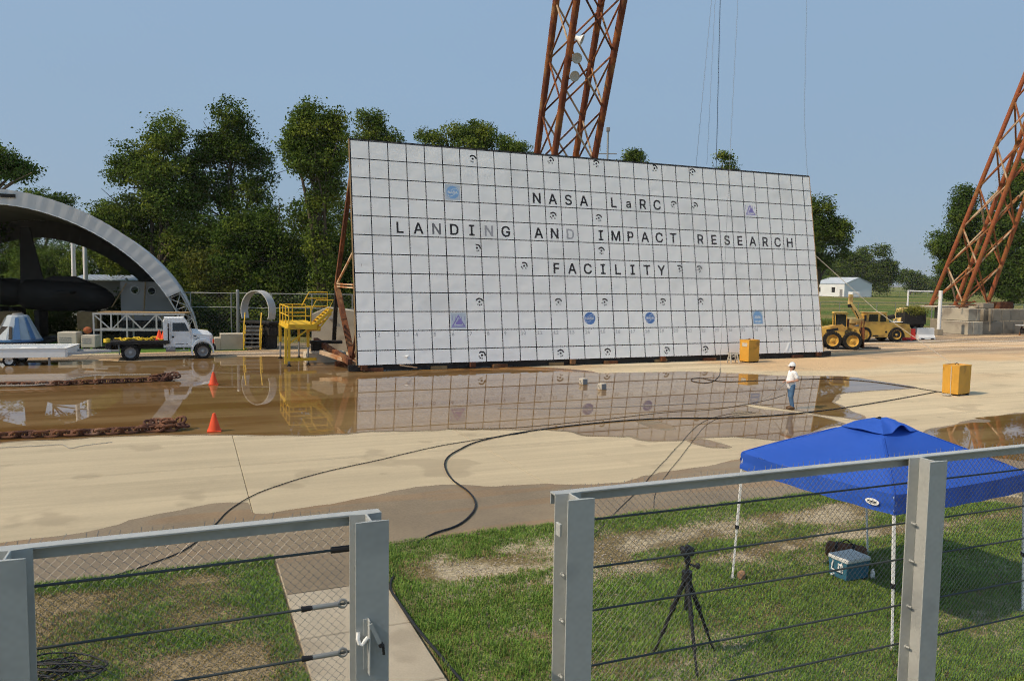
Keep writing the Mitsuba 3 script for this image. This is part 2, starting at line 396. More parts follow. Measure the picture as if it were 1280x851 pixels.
MUD = [(-8.0,40.9),(-3.42,42.3),(0.02,42.9),(2.60,42.2),(4.40,40.9),(4.2,40.2),(2.6,40.9),(0,41.2),(-3.4,40.6),(-5.8,40.0)]
wat = ragged(WATER, .17, .25, 3, 1.3)
for k, i in enumerate(ISLES): wat = wat.difference(ragged(i, .10, .2, 20 + k))
wat = wat.union(ragged([(5.42,23.31),(5.71,23.39),(5.96,23.22),(6.29,22.56),(6.09,22.33),(5.63,22.57)], .07, .15, 33))
pud2 = ragged(PUDDLE2, .15, .25, 5, 1.3)
edge = [tuple(site(-12, 13.52)[:2]), tuple(site(40, 13.52)[:2])]
wetp = sg.Polygon(list(spline(WETEDGE, .25)) + [edge[1], edge[0]]).buffer(0)
w2 = ragged(list(wetp.exterior.coords)[:-1:2], .12, .2, 9, 1.2).intersection(sg.Polygon([site(-30, 13.51)[:2], site(60, 13.51)[:2], site(60, 50)[:2], site(-30, 50)[:2]]))
w2 = w2.union(wetp.buffer(-.2)).union(wetp.intersection(sg.Polygon([site(-30, 13.52)[:2], site(60, 13.52)[:2], site(60, 14.6)[:2], site(-30, 14.6)[:2]])))
rim = wat.buffer(.16, quad_segs=4).buffer(-.02)
rimr = ragged(list(rim.exterior.coords)[:-1:3], .09, .3, 12).union(wat.buffer(.03))
def sheet(geom, z):
    m = M()
    for g in getattr(geom, 'geoms', [geom]):
        if g.geom_type == 'Polygon' and g.area > .02: m.add(*flat(g.simplify(.012), z))
    return m
struct('wet_concrete', sheet(w2.union(rimr), .003), 'm_wet', label='damp dark concrete around the puddle and along the lawn')
struct('mud', sheet(ragged(MUD, .12, .3, 15), .0105), 'm_mud', label='orange mud washed along the foot of the white board')
struct('puddle', sheet(wat, .007), 'm_water', label='broad shallow muddy puddle mirroring the white board')
struct('puddle', sheet(pud2, .007), 'm_water', label='small muddy puddle beyond the blue canopy')

struct('back_lawn', quad(-32, 3.4, 53.02, 64, -.03), 'm_back_lawn', label='sunlit green lawn behind the apron on the left')
# lawns near the camera: soil sheet, walkway of cast slabs, blades of grass
def lawn_sheet():
    ns, nt = 150, 56
    S, TT = np.meshgrid(np.linspace(-14, 26, ns), np.linspace(-1.0, 13.48, nt), indexing='ij')
    z = -.05 + .045 * meshkit.fbm(np.stack([S * .7, TT * .7, S * 0], -1), 4, 3)
    inpath = (S > .95) & (S < 3.05)
    z = np.where(inpath, -.07, z)
    V = np.stack([S * EX - TT * EY, S * EY + TT * EX, z], -1).reshape(-1, 3)
    i, j = np.meshgrid(np.arange(ns - 1), np.arange(nt - 1), indexing='ij')
    a = (i * nt + j).ravel()
    return V, np.vstack([np.stack([a, a + nt, a + nt + 1], 1), np.stack([a, a + nt + 1, a + 1], 1)])
struct('lawn', lawn_sheet(), 'm_soil', smooth=True, label='patchy lawn soil between the walkway and the apron')
struct('walkway', quad(1.24, 2.78, 0, 13.48, -.045), 'm_joint', label='narrow concrete walkway leading to the apron')
for k in range(8):
    t1 = 13.47 - k * 1.62
    m = M().box((0, 0, -.005), (1.5, 1.60, .06), .012)
    v, f = m.mesh(); o = site(2.01, t1 - .81, -.026)
    part('slab', 'walkway', (v @ rotz(HD).T + o, f), 'm_walk')
wk = sg.Polygon([site(1.27, 11.78)[:2], site(2.75, 11.80)[:2], site(2.75, 13.46)[:2], site(1.27, 13.46)[:2]])
struct('wet_concrete', sheet(wk, .0075), 'm_wet', label='damp end of the concrete walkway')

def bare(s, t):
    """How bare the soil is, 0..1, by place on the lawn (wheel tracks, worn spots)."""
    n = meshkit.fbm(np.stack([s * .9, t * 1.6, s * 0], -1), 4, 21)
    n2 = meshkit.fbm(np.stack([s * .5, t * .5, s * 0 + 4], -1), 3, 31)
    right = s > 2
    track = np.exp(-((t - 11.9 - .05 * (s - 5)) / .62) ** 2) * np.clip((s - 3.0) / .8, 0, 1)
    track2 = np.exp(-((t - 10.9) / .30) ** 2) * np.clip((s - 3.6) / .8, 0, 1) * .6
    b = np.where(right, np.maximum(track, track2) * 1.1 + (n - .5) * 1.5, (n2 - .47) * 2.2 + .72 + (n - .5) * 1.5)
    edge = np.minimum(np.abs(s - 1.2), np.abs(13.5 - t))
    b = b - np.where(right, 0.35, 1.0) * np.exp(-(edge / .45) ** 2)
    return np.clip(b, 0, 1)
def blades(N, region, seed, hmin, hmax, wid, accept):
    r = np.random.default_rng(seed)
    s, t = r.uniform(region[0], region[1], N), r.uniform(region[2], region[3], N)
    b = bare(s, t)
    ok = accept(b, r.random(N)) & ~((s > 1.22) & (s < 2.80))
    s, t, b = s[ok], t[ok], b[ok]
    n = len(s)
    clump = meshkit.noise(np.stack([s * 5, t * 5, s * 0], -1), 8)
    h = r.uniform(hmin, hmax, n) * (.55 + .9 * clump) * (1 - .5 * b)
    base = np.stack([s * EX - t * EY, s * EY + t * EX, np.full(n, -.03)], 1)
    a = r.uniform(0, 2 * math.pi, n); lean = r.uniform(.15, 1.0, n)
    side = np.stack([-np.sin(a), np.cos(a), a * 0], 1) * (wid * r.uniform(.6, 1.3, n))[:, None]
    d = np.stack([np.cos(a), np.sin(a), a * 0], 1)
    m1 = base + np.stack([h * 0, h * 0, h * .6], 1) + d * (h * lean * .25)[:, None]
    tip = base + np.stack([h * 0, h * 0, h * (1.05 - .35 * lean)], 1) + d * (h * lean * .75)[:, None]
    V = np.stack([base - side, base + side, m1 - side * .8, m1 + side * .8, tip], 1).reshape(-1, 3)
    k = np.arange(n)[:, None] * 5
    F = np.concatenate([k + [0, 1, 3], k + [0, 3, 2], k + [2, 3, 4]], 0)
    return V, F
RR, RL = (2.78, 16.6, 5.6, 13.58), (-9.5, 1.24, 7.6, 13.56)
def grassmix(accept, den, seed, *a):
    m = M()
    for q, reg in enumerate((RR, RL)):
        A = (reg[1] - reg[0]) * (reg[3] - reg[2])
        m.add(*blades(int(A * den), reg, seed + q, *a, accept))
    return m
struct('grass', grassmix(lambda b, u: u > b * 1.3 - .05, 1900, 50, .05, .10, .0055), 'm_blade', kind='stuff', label='short green lawn grass either side of the walkway')
struct('light_grass', grassmix(lambda b, u: u > b * 1.25, 850, 60, .05, .11, .0055), 'm_blade_light', kind='stuff', label='pale green blades mixed into the lawn')
struct('dry_grass', grassmix(lambda b, u: (u < .13 + .74 * np.exp(-((b - .58) / .30) ** 2)), 1100, 70, .035, .07, .006), 'm_leaf_straw', kind='stuff', label='straw coloured dry grass in the worn parts of the lawn')
def left_straw():
    return blades(int((RL[1] - RL[0]) * (RL[3] - RL[2]) * 1500), RL, 88, .03, .06, .006, lambda b, u: u < .95 * np.clip((b - .15) * 3, 0, 1))
struct('dead_grass', left_straw(), 'm_leaf_straw', kind='stuff', label='matted dead grass on the left lawn')
def pebbles():
    r = np.random.default_rng(5); m = M()
    ico = trimesh.creation.icosphere(subdivisions=0)
    s, t = r.uniform(2.9, 16, 9000), r.uniform(10.4, 13.0, 9000)
    ok = (bare(s, t) > .5) & (r.random(9000) < .55)
    for a, b in zip(s[ok], t[ok]):
        q = r.uniform(.006, .022)
        m.add(ico.vertices * [q, q * r.uniform(.6, 1), q * .6], ico.faces, rotz(r.uniform(0, 6)), site(a, b, -.022))
    return m
struct('gravel', pebbles(), 'm_gravel', kind='stuff', label='loose gravel in the wheel track across the lawn')

# ------------------------------------------------------------------ trees
def crown_mesh(blobs, y, leaf, per, seed, depth=.8, droop=.0, gap=.0):
    """Leaf-sized faces in clumps spread through a set of rounded boughs. blobs: (x, z, rx, rz) at distance y."""
    r = np.random.default_rng(seed)
    P, D = [], []
    boughs = []
    for x, z, rx, rz in blobs:                    # every rounded mass is made of smaller boughs standing out of it
        for b in range(9):
            e = r.normal(size=3); e /= np.linalg.norm(e); e *= r.uniform(.45, .88)
            q = r.uniform(.34, .58)
            boughs.append((x + e[0] * rx, z + e[2] * rz, rx * q, rz * q, y + e[1] * rx * depth))
    for x, z, rx, rz, yb in boughs:
        vol = rx * rz
        nc = max(10, int(per * 2.9 * vol / (leaf * 2.6) ** 2))
        d = r.normal(size=(nc, 3)); d /= np.linalg.norm(d, axis=1)[:, None]
        rr = r.uniform(.35, 1.0, nc) ** .5
        lump = .42 + 1.12 * meshkit.fbm(d * 2.3 + seed, 4, seed % 50)
        c = d * (rr * lump)[:, None] * [rx, rx * depth, rz] + [x, yb, z]
        keep = meshkit.noise(c * (.55 / max(leaf * 3, .6)), seed % 17) > gap
        P.append(c[keep]); D.append(d[keep])
    c, d = np.vstack(P), np.vstack(D)
    k = 26; leaf = leaf * .74
    n = len(c) * k
    off = np.clip(r.normal(size=(n, 3)), -1.5, 1.5) * np.repeat(r.uniform(.6, 1.35, len(c)), k)[:, None] * [leaf * 1.9, leaf * 1.9, leaf * 1.05]
    q = np.repeat(c, k, 0) + off
    q[:, 2] -= droop * np.linalg.norm(off[:, :2], axis=1)
    nrm = r.normal(size=(n, 3)) * .8 + np.repeat(d, k, 0) * .7 + [0, 0, .6]
    nrm /= np.linalg.norm(nrm, axis=1)[:, None]
    a = r.normal(size=(n, 3)); u = np.cross(nrm, a); u /= np.linalg.norm(u, axis=1)[:, None]
    v = np.cross(nrm, u)
    sz = (leaf * r.uniform(.55, 1.25, n))[:, None]
    V = np.stack([q - u * sz * .5, q + v * sz * .33, q + u * sz * .62, q - v * sz * .33], 1).reshape(-1, 3)
    i = np.arange(n)[:, None] * 4
    return V, np.concatenate([i + [0, 1, 2], i + [0, 2, 3]], 0)
def trunk_mesh(bx, y, blobs, r0, seed, zsplit=None):
    r = np.random.default_rng(seed + 900); m = M()
    bx0 = np.array([bx, y, -.15])
    zs = zsplit if zsplit else min(b[1] for b in blobs) * .55
    cx = np.mean([b[0] for b in blobs])
    top = np.array([bx * .6 + cx * .4, y, zs])
    k = np.linspace(0, 1, 7)[:, None]
    path = bx0 + (top - bx0) * k + r.normal(size=(7, 3)) * [.12, .12, 0] * np.sin(k * 3.14)
    rad_ = r0 * (1 - .35 * k[:, 0]); rad_[0] *= 1.35
    m.tube(path, rad_, 9)
    for x, z, rx, rz in blobs:
        e = np.array([x, y + r.uniform(-.3, .3) * rx, z + rz * .3])
        st = path[-1] if z > zs else path[3]
        b = np.array([st + (e - st) * q + r.normal(size=3) * .25 * math.sin(q * 3.1) + [0, 0, .12 * np.linalg.norm(e - st) * math.sin(q * 3.1)] for q in np.linspace(0, 1, 6)])
        m.tube(b, np.linspace(r0 * .5, r0 * .08, 6), 6)
        for w in range(4):
            f = b[3] + (np.array([x, y, z]) - b[3]) * .3
            g = np.array([x, y, z]) + r.normal(size=3) * [rx, rx * .8, rz] * .55
            m.tube([b[3], (b[3] + g) / 2 + [0, 0, .2], g], [r0 * .22, r0 * .14, r0 * .05], 5)
    return m
def tree(name, label, y, bx, blobs, leafm, leaf, per, seed, r0, cat='tree', group=None, depth=.8, droop=.1, gap=.32, zsplit=None):
    k = thing(name, label, cat, group=group)
    part('trunk', k, trunk_mesh(bx, y, blobs, r0, seed, zsplit), 'm_bark', True)
    part('crown', k, crown_mesh(blobs, y, leaf, per, seed, depth, droop, gap), leafm)
    return k
tree('broadleaf_tree', 'tall broad tree with stepped left edge, above the arched shelter', 72, -32.7, [(-31.9,16.0,2.6,3.1),(-35.0,14.1,2.2,2.8),(-31.3,12.7,3.3,3.3),(-35.4,8.7,3.3,3.7),(-30.3,8.0,3.7,4.1)], 'm_leaf_b', .34, 7.0, 11, .42)
tree('broadleaf_tree', 'tall rounded tree right of the stepped one, tip well above its neighbours', 74, -26.7, [(-27.0,18.2,2.7,2.6),(-26.5,14.5,3.6,3.4),(-28.6,12.3,3.0,3.4),(-23.9,12.9,1.7,2.3),(-25.0,8.2,4.2,3.8)], 'm_leaf_a', .34, 7.0, 12, .42)
t2 = tree('vine_tree', 'top heavy tree with vine wrapped narrow trunk beside the white board', 62, -15.0, [(-17.1,16.3,1.7,2.3),(-15.1,15.9,1.8,2.5),(-16.2,14.3,2.2,2.2),(-14.8,13.2,1.4,1.9),(-15.1,11.3,1.0,1.4),(-15.3,9.3,0.9,1.7),(-15.2,7.2,.85,1.6),(-15.0,5.0,.9,1.6),(-15.0,3.0,1.1,1.6)], 'm_leaf_b', .30, 8.0, 13, .40, droop=.25)
tree('broadleaf_tree', 'tree top showing over the upper left corner of the white board', 80, -14.8, [(-15.1,20.0,1.6,1.8),(-13.0,19.1,1.5,1.2),(-15.6,17.5,1.6,1.6)], 'm_leaf_b', .34, 7.0, 14, .4)
tree('broadleaf_tree', 'wide tree crown peeping over the board left of the lattice tower', 90, -5.6, [(-7.9,20.8,3.0,1.5),(-4.9,21.4,2.0,1.4),(-2.9,20.9,1.8,1.3),(-5.7,18.8,4.6,1.7)], 'm_leaf_b', .36, 7.0, 15, .45)
tree('broadleaf_tree', 'small tree tip over the board touching the left leg of the lattice tower', 88, 0.2, [(-0.3,20.0,1.1,1.1),(0.3,18.6,1.8,1.3)], 'm_leaf_b', .34, 8.0, 16, .35)
tree('broadleaf_tree', 'small tree tip over the board right of the lattice tower', 92, 14.0, [(13.9,19.3,1.0,.7),(14.2,18.2,1.8,1.0)], 'm_leaf_b', .34, 8.0, 17, .35)
tree('broadleaf_tree', 'pointed tree tip over the board behind the hanging cables', 92, 24.4, [(24.4,18.6,1.0,1.3),(23.7,17.7,1.1,.9),(25.4,17.7,1.0,.8),(24.6,16.4,1.8,1.2)], 'm_leaf_b', .34, 8.0, 18, .35)
tree('broadleaf_tree', 'open tree at the right end of the white board', 100, 38.6, [(38.2,14.6,2.3,2.7),(40.6,11.6,2.5,2.3),(38.1,10.4,3.1,3.1),(41.3,9.2,1.2,1.0),(39.5,7.9,1.4,1.0)], 'm_leaf_a', .34, 6.5, 19, .40, droop=.3)
tree('conical_tree', 'dark tree with pointed top behind the left side of the right tower', 112, 65.5, [(65.3,15.7,3.2,3.9),(62.9,10.7,3.0,3.5),(62.0,5.9,3.0,2.5),(66.2,8.0,4.4,4.6)], 'm_leaf_c', .38, 7.5, 20, .45, gap=.22)
tree('broadleaf_tree', 'tall dark tree behind the right tower at the edge of the frame', 108, 68.7, [(67.3,15.0,3.8,5.0),(69.3,17.8,2.9,4.0),(68.5,7.9,5.1,5.5),(73.5,14.5,3.5,5.0)], 'm_leaf_c', .38, 7.5, 21, .5, gap=.22)
tree('overhanging_tree', 'near tree whose branch tips hang over the shelter roof', 60, -44.5, [(-38.8,13.0,1.4,1.1),(-37.9,12.6,1.2,0.7),(-40.9,12.7,2.5,2.5),(-42.8,8.5,3.1,3.7)], 'm_leaf_c', .30, 5.5, 22, .4)
tree('broadleaf_tree', 'tree beyond the shelter, its tip just above the fabric roof', 96, -57.4, [(-56.8,13.8,3.0,1.4),(-59.5,8.9,4.0,3.9)], 'm_leaf_a', .38, 6.0, 23, .45)
tree('broadleaf_tree', 'lower tree between the shelter roof and the stepped tall tree', 92, -48.4, [(-48.0,11.8,2.5,1.9),(-47.6,7.9,2.3,3.4),(-45.0,6.1,3.0,4.3)], 'm_leaf_a', .38, 7.0, 24, .45)
for k, (y, bx, bl, lm, lab) in enumerate([
    (68, -25.6, [(-26.4,4.4,2.1,3.1),(-23.8,4.8,2.8,3.1)], 'm_leaf_yellow', 'yellow green young tree behind the chain link fence near the truck'),
    (66, -20.1, [(-20.3,6.5,3.1,3.4),(-19.2,8.9,2.5,2.6),(-22.5,7.6,2.4,3.0),(-20.0,3.6,3.0,2.2)], 'm_leaf_a', 'dark understorey tree behind the hoop'),
    (70, -17.3, [(-17.6,7.4,2.9,3.6),(-15.1,4.9,2.7,3.4)], 'm_leaf_a', 'dark understorey tree behind the yellow platform'),
    (84, -31.2, [(-34.5,6.0,5.2,5.4),(-26.7,6.3,5.2,5.6)], 'm_leaf_a', 'wide shaded tree at the back of the wood, under the two tall trees'),
    (86, -19.5, [(-19.5,9.8,4.4,6.2),(-17.0,4.5,3.4,4.0)], 'm_leaf_b', 'shaded tree at the back of the wood behind the vine wrapped one'),
    (90, -51.5, [(-53.0,4.8,4.2,3.8),(-48.5,5.2,3.6,3.6)], 'm_leaf_b', 'low dark tree seen through the shelter left of the tail fin'),
    (94, -60.0, [(-61.0,4.6,4.4,4.0),(-57.0,5.0,3.4,3.8)], 'm_leaf_a', 'low dark tree seen through the shelter at the left frame edge'),
    (88, -41.5, [(-41.5,5.2,4.4,5.0),(-38.0,7.0,3.5,4.5)], 'm_leaf_a', 'shaded tree seen through the shelter behind the two white poles')]):
    tree('understorey_tree', lab, y, bx, bl, lm, .33, 4.6, 40 + k, .25, gap=.18)
tree('distant_tree', 'wide distant tree behind the white barn, tallest of the far group', 330, 151.2, [(150.0,14.3,8.1,7.5),(144.1,10.2,6.1,7.5),(154.9,9.7,7.5,7.5),(138.0,10.1,6.8,8.1)], 'm_leaf_a', 1.0, 11.0, 50, .8, gap=.08)
tree('distant_tree', 'distant tree between the board and the white barn', 345, 131.6, [(132.5,10.7,8.8,10.2),(140.7,8.4,6.8,6.8)], 'm_leaf_a', 1.0, 11.0, 51, .8, gap=.08)
tree('distant_tree', 'farthest small tree right of the barn, low on the skyline', 420, 213.5, [(212.8,8.7,6.9,5.6),(218.9,6.2,6.0,3.9)], 'm_leaf_a', 1.1, 6.0, 52, .8, gap=.15)
tree('distant_tree', 'hazy low tree left of the right tower, farthest on the skyline', 500, 268.0, [(262.0,5.5,8.0,5.0),(275.0,6.5,8.0,5.5),(289,8.5,9.,8)], 'm_leaf_a', 1.2, 6.0, 53, .8, gap=.15)

ug = M()
for k, (x0, x1, y, n) in enumerate(((-62, -38, 84, 15), (-40, -5.5, 64.5, 26), (-36, -6, 72, 20), (-60, -40, 76, 10))):
    r_ = np.random.default_rng(120 + k)
    bl = [(r_.uniform(x0, x1), r_.uniform(.6, 1.7), r_.uniform(1.2, 2.4), r_.uniform(1.0, 2.2)) for _ in range(n)]
    ug.add(*crown_mesh(bl, y, .32, 2.9, 130 + k, .7))
struct('undergrowth', ug, 'm_leaf_a', kind='stuff', label='dark undergrowth along the foot of the wood behind the fence')

# ================================================================== THE GRIDDED BOARD
BX, BLEAN = np.array([-8.573, 41.040, 11.925]), .1673
BD = np.array([EX, EY, 0.0])                                             # along the columns
BN_AWAY = np.array([-EY, EX, 0.0])
BDN = np.array([0, 0, -1]) * math.cos(BLEAN) - BN_AWAY * math.sin(BLEAN)  # down the rows
BNR = np.cross(BDN, BD); BNR = BNR if BNR @ BN_AWAY < 0 else -BNR          # towards the camera
NC, NR = 30.57, 11.73
def wrinkle(c, r):
    c, r = np.asarray(c, float), np.asarray(r, float)
    win = np.abs(np.sin(math.pi * c) * np.sin(math.pi * r)) ** .7
    a = meshkit.fbm(np.stack([c * 1.3, r * 2.4, c * 0], -1), 3, 4)
    b = meshkit.fbm(np.stack([c * 3.2 + r * 1.5, r * 3.2, c * 0 + 3], -1), 3, 9)
    return .034 * win * (a - .5) + .016 * win * (b - .5)
def onboard(c, r, off=0.0):
    c, r = np.asarray(c, float), np.asarray(r, float)
    h = wrinkle(c, r) + off
    return BX + BD * c[..., None] + BDN * r[..., None] + BNR * h[..., None]
board = thing('grid_board', 'huge leaning white board ruled into squares with black lettering', 'board')
def sheet_mesh():
    c = np.unique(np.r_[np.arange(0, NC, .1), NC]); r = np.unique(np.r_[np.arange(0, NR, .1), NR])
    C, Rr = np.meshgrid(c, r, indexing='ij')
    V = onboard(C, Rr).reshape(-1, 3)
    n, m = len(c), len(r)
    i, j = np.meshgrid(np.arange(n - 1), np.arange(m - 1), indexing='ij'); a = (i * m + j).ravel()
    return V, np.vstack([np.stack([a, a + 1, a + m + 1], 1), np.stack([a, a + m + 1, a + m], 1)])
part('sheet', board, sheet_mesh(), 'm_sheet', smooth=True)
def strip(c0, r0, c1, r1, w, off=.0026):
    n = max(2, int(max(abs(c1 - c0), abs(r1 - r0)) / .25) + 1)
    k = np.linspace(0, 1, n)
    c, r = c0 + (c1 - c0) * k, r0 + (r1 - r0) * k
    wob = .0012 * np.sin(k * 40 + c0 * 3 + r0 * 5)
    dc, dr_ = (w / 2, 0) if abs(r1 - r0) > abs(c1 - c0) else (0, w / 2)
    A = onboard(c - dc + (wob if dc else 0), r - dr_ + (wob if dr_ else 0), off)
    B = onboard(c + dc + (wob if dc else 0), r + dr_ + (wob if dr_ else 0), off)
    V = np.empty((2 * n, 3)); V[0::2], V[1::2] = A, B
    i = np.arange(n - 1)[:, None] * 2
    return V, np.concatenate([i + [0, 1, 3], i + [0, 3, 2]], 0)
for c in range(0, 31): part('grid_line', board, strip(c + (.03 if c == 0 else 0), 0, c + (.03 if c == 0 else 0), NR, .050 if c % 5 else .056), 'm_print')
for r in range(0, 12): part('grid_line', board, strip(0, r + (.03 if r == 0 else 0), NC, r + (.03 if r == 0 else 0), .050, .0036), 'm_print')
def printed(m, c, r, off=.003):
    """A flat print (x right, y up) laid on the sheet, its origin at column c, row r."""
    m = trimesh.Trimesh(*m, process=False) if isinstance(m, tuple) else m
    if m.edges_unique_length.max() > .13: m = m.subdivide_to_size(.13, max_iter=8) if hasattr(m, 'subdivide_to_size') else m
    v = np.asarray(m.vertices)
    return onboard(c + v[:, 0], r - v[:, 1], off + v[:, 2]), np.asarray(m.faces)
def poly2(geom):
    m = M()
    for g in getattr(geom, 'geoms', [geom]): m.add(*flat(g, 0))
    return m.mesh()
def letter(ch, c, r, h, bsdf='m_print', name='letter', mid=True):
    m = meshkit.text_mesh(ch, h, .002, bold=True)
    lo, hi = m.bounds[0], m.bounds[1]
    m.apply_translation([-(lo[0] + hi[0]) / 2 if mid else -lo[0], 0, 0])
    part(name, board, printed(m, c, r), bsdf)
GREY = {(4, 4), (4, 7), (4, 12)}
for row, start, text in ((2, 10, 'NASA LaRC'), (4, 2, 'LANDING AND IMPACT RESEARCH'), (6, 11, 'FACILITY')):
    for k, ch in enumerate(text):
        if ch == ' ': continue
        grey = (row, start + k) in GREY
        letter(ch, start + k + .5, row + (.83 if ch != 'a' else .80), .57 if ch != 'a' else .50,
               ('m_print_grey' if start + k != 4 else 'm_print_worn') if grey else 'm_print')
for k in range(31): letter(str(k + 1), k + .10, 10.30, .19, 'm_print_grey', 'number', False)
def arc_poly(r, w, a0, a1, n=14):
    a = np.radians(np.linspace(a0, a1, n))
    o, i = np.c_[np.cos(a), np.sin(a)] * (r + w / 2), np.c_[np.cos(a[::-1]), np.sin(a[::-1])] * (r - w / 2)
    return sg.Polygon(np.vstack([o, i]))
dot = lambda x, y, r: sg.Point(x, y).buffer(r, quad_segs=4)
import shapely
TARGETS = [(6.75,.55),(11.5,.30),(14.47,.27),(18.48,.27),(21.25,.32),(19.7,2.45),(21.25,2.45),(11.47,3.52),(14.43,3.52),(6.75,5.52),(14.47,5.46),(9.5,6.45),(19.8,6.42),(21.25,6.42),
           (6.75,8.48),(11.5,8.48),(14.48,8.48),(18.46,8.46),(21.2,8.44),(6.75,11.38),(11.47,11.38),(14.48,11.38),(18.5,11.38),(21.3,11.38)]
for k, (c, r) in enumerate(TARGETS):
    r_ = np.random.default_rng(300 + k)
    a0 = r_.uniform(-20, 15)
    g = [arc_poly(.185, .085, a0, a0 + r_.uniform(120, 160)), dot(0, 0, .065)]
    for q in r_.choice([200, 235, 270, 305], 3 if k % 3 else 2, replace=False): g.append(dot(.175 * math.cos(rad(q)), .175 * math.sin(rad(q)), .042))
    part('target_mark', board, printed(poly2(shapely.union_all(g)), c, r), 'm_print')
def roundel(c, r, blue, pale, R):
    part('emblem_ground', board, printed(poly2(sg.box(-.43, -.43, .43, .43)), c, r, .0022), pale)
    part('emblem_disc', board, printed(poly2(dot(0, 0, R)), c, r, .0044), blue)
    m = meshkit.text_mesh('NASA', .15, .001, bold=True); m.apply_translation([-(m.bounds[0][0] + m.bounds[1][0]) / 2, -.07, 0])
    part('emblem_lettering', board, printed(m, c, r, .0066), 'm_white')
    a = np.linspace(0, 2 * math.pi, 40)
    el = sg.Polygon(np.c_[R * .92 * np.cos(a), R * .42 * np.sin(a)]); el = el.difference(el.buffer(-.022))
    el = shapely.affinity.rotate(el, 38) if hasattr(shapely, 'affinity') else el
    el = el.difference(sg.box(-.3, -.11, .3, .11))
    part('emblem_orbit', board, printed(poly2(el), c, r, .0066), 'm_white')
roundel(5.5, 2.5, 'm_emblem_light', 'm_emblem_pale', .36)
roundel(13.45, 9.42, 'm_emblem_blue', 'm_sheet', .36)
roundel(17.48, 9.42, 'm_emblem_blue', 'm_sheet', .34)
def tri_emblem(c, r, col, ground):
    if ground: part('emblem_ground', board, printed(poly2(sg.box(-.44, -.43, .44, .43)), c, r, .003), ground)
    t0 = sg.Polygon([(-.40, -.34), (.40, -.34), (0, .34)])
    ring = t0.difference(t0.buffer(-.065))
    inner = sg.Polygon([(-.17, -.20), (.20, -.20), (.16, -.02), (.03, .12), (-.03, .0), (-.13, -.08)])
    bars = sg.MultiPolygon([sg.box(-.36 + .18 * k, .02, -.33 + .18 * k, .30 - .06 * k) for k in (0, 1)] + [sg.box(.16 + .16 * k, .05, .19 + .16 * k, .26 - .05 * k) for k in (0, 1)])
    part('emblem_triangle', board, printed(poly2(shapely.union_all([ring, inner, bars])), c, r, .006), col)
tri_emblem(5.5, 9.5, 'm_emblem_purple', 'm_emblem_pale')
tri_emblem(25.5, 2.5, 'm_emblem_purple', None)
part('emblem_ground', board, printed(poly2(sg.box(-.40, -.44, .40, .44)), 25.45, 9.42, .003), 'm_emblem_pale')
part('emblem_disc', board, printed(poly2(sg.box(-.34, -.40, .34, .14).union(sg.Point(0, .06).buffer(.33))), 25.45, 9.42, .006), 'm_emblem_light', label='pale blue arched emblem on a light square')
m = meshkit.text_mesh('NASA', .12, .001, bold=True); m.apply_translation([-(m.bounds[0][0] + m.bounds[1][0]) / 2, 0, 0])
part('emblem_lettering', board, printed(m, 25.45, 9.44, .009), 'm_white')
part('emblem_line', board, printed(poly2(sg.box(-.26, -.06, .26, -.02).union(sg.box(-.26, -.30, .26, -.24))), 25.45, 9.42, .009), 'm_white')
# a torn flap low on the sheet
flap = M().hull([onboard(2.42, 11.3, .005), onboard(2.72, 11.28, .005), onboard(2.60, 11.48, .005), onboard(2.58, 11.36, .07)])
part('torn_flap', board, flap, 'm_sheet')
fold = M().hull([onboard(27.42, 11.62, .004), onboard(27.55, 11.62, .03), onboard(27.75, 11.05, .004), onboard(27.85, 11.05, .03)])
part('fold', board, fold, 'm_sheet')
# edge boards, steel A-frames, skids
def bp(c, r, back=0.0, dz=0.0): return BX + BD * c + BDN * r + BN_AWAY * back + np.array([0, 0, dz])
for a, b in (((-.03, -.02), (-.03, NR)), ((NC + .03, -.02), (NC + .03, NR))):
    part('edge_strip', board, M().bar(bp(*a, .02), bp(*b, .02), .05, .06), 'm_wood')
part('top_rail', board, M().bar(bp(-.05, -.03, .04), bp(NC + .05, -.03, .04), .05, .06), 'm_truck_dark')
for k, s_ in enumerate((.35, 6.2, 12.2, 18.2, 24.2, 30.2)):
    m = M()
    top, bot = bp(s_, .15, .12), bp(s_, NR, .12)
    n1 = np.array([*(bp(s_, 0, 0)[:2] + (BN_AWAY * 6.0)[:2]), 4.35])
    z4 = bp(s_, 7.7, .12)
    foot = np.array([*(bp(s_, NR, 0)[:2] + (BN_AWAY * 3.1)[:2]), .45])
    foot2 = np.array([*(bp(s_, NR, 0)[:2] + (BN_AWAY * 9.0)[:2]), .9])
    part('upright', board, M().bar(top, bot, .16, .20), 'm_rust_dark')
    part('rear_chord', board, M().bar(top, n1, .22, .26), 'm_rust_dark')
    part('rear_leg', board, M().bar(n1, foot, .28, .28), 'm_rust_dark')
    part('tie_bar', board, M().bar(n1 + [0, 0, .06], z4 + [0, 0, .06], .08, .08).bar(n1 - [0, 0, .10], z4 - [0, 0, .10], .08, .08), 'm_rust_pale')
    part('diagonal', board, M().bar(bp(s_, 8.4, .2), foot, .12, .12).bar(bp(s_ + .12, 8.4, .2), foot + BD * .14, .06, .06), 'm_rust_dark')
    part('diagonal', board, M().bar(n1, bp(s_, 5.3, .12), .10, .10), 'm_rust_pale')
    part('back_stay', board, M().bar(n1 - [0, 0, .3], foot2, .22, .22), 'm_truck_dark')
    part('base_sill', board, M().bar(np.array([*bot[:2], .22]) - BN_AWAY * .25, foot2 * [1, 1, 0] + [0, 0, .22], .30, .26), 'm_rust_dark')
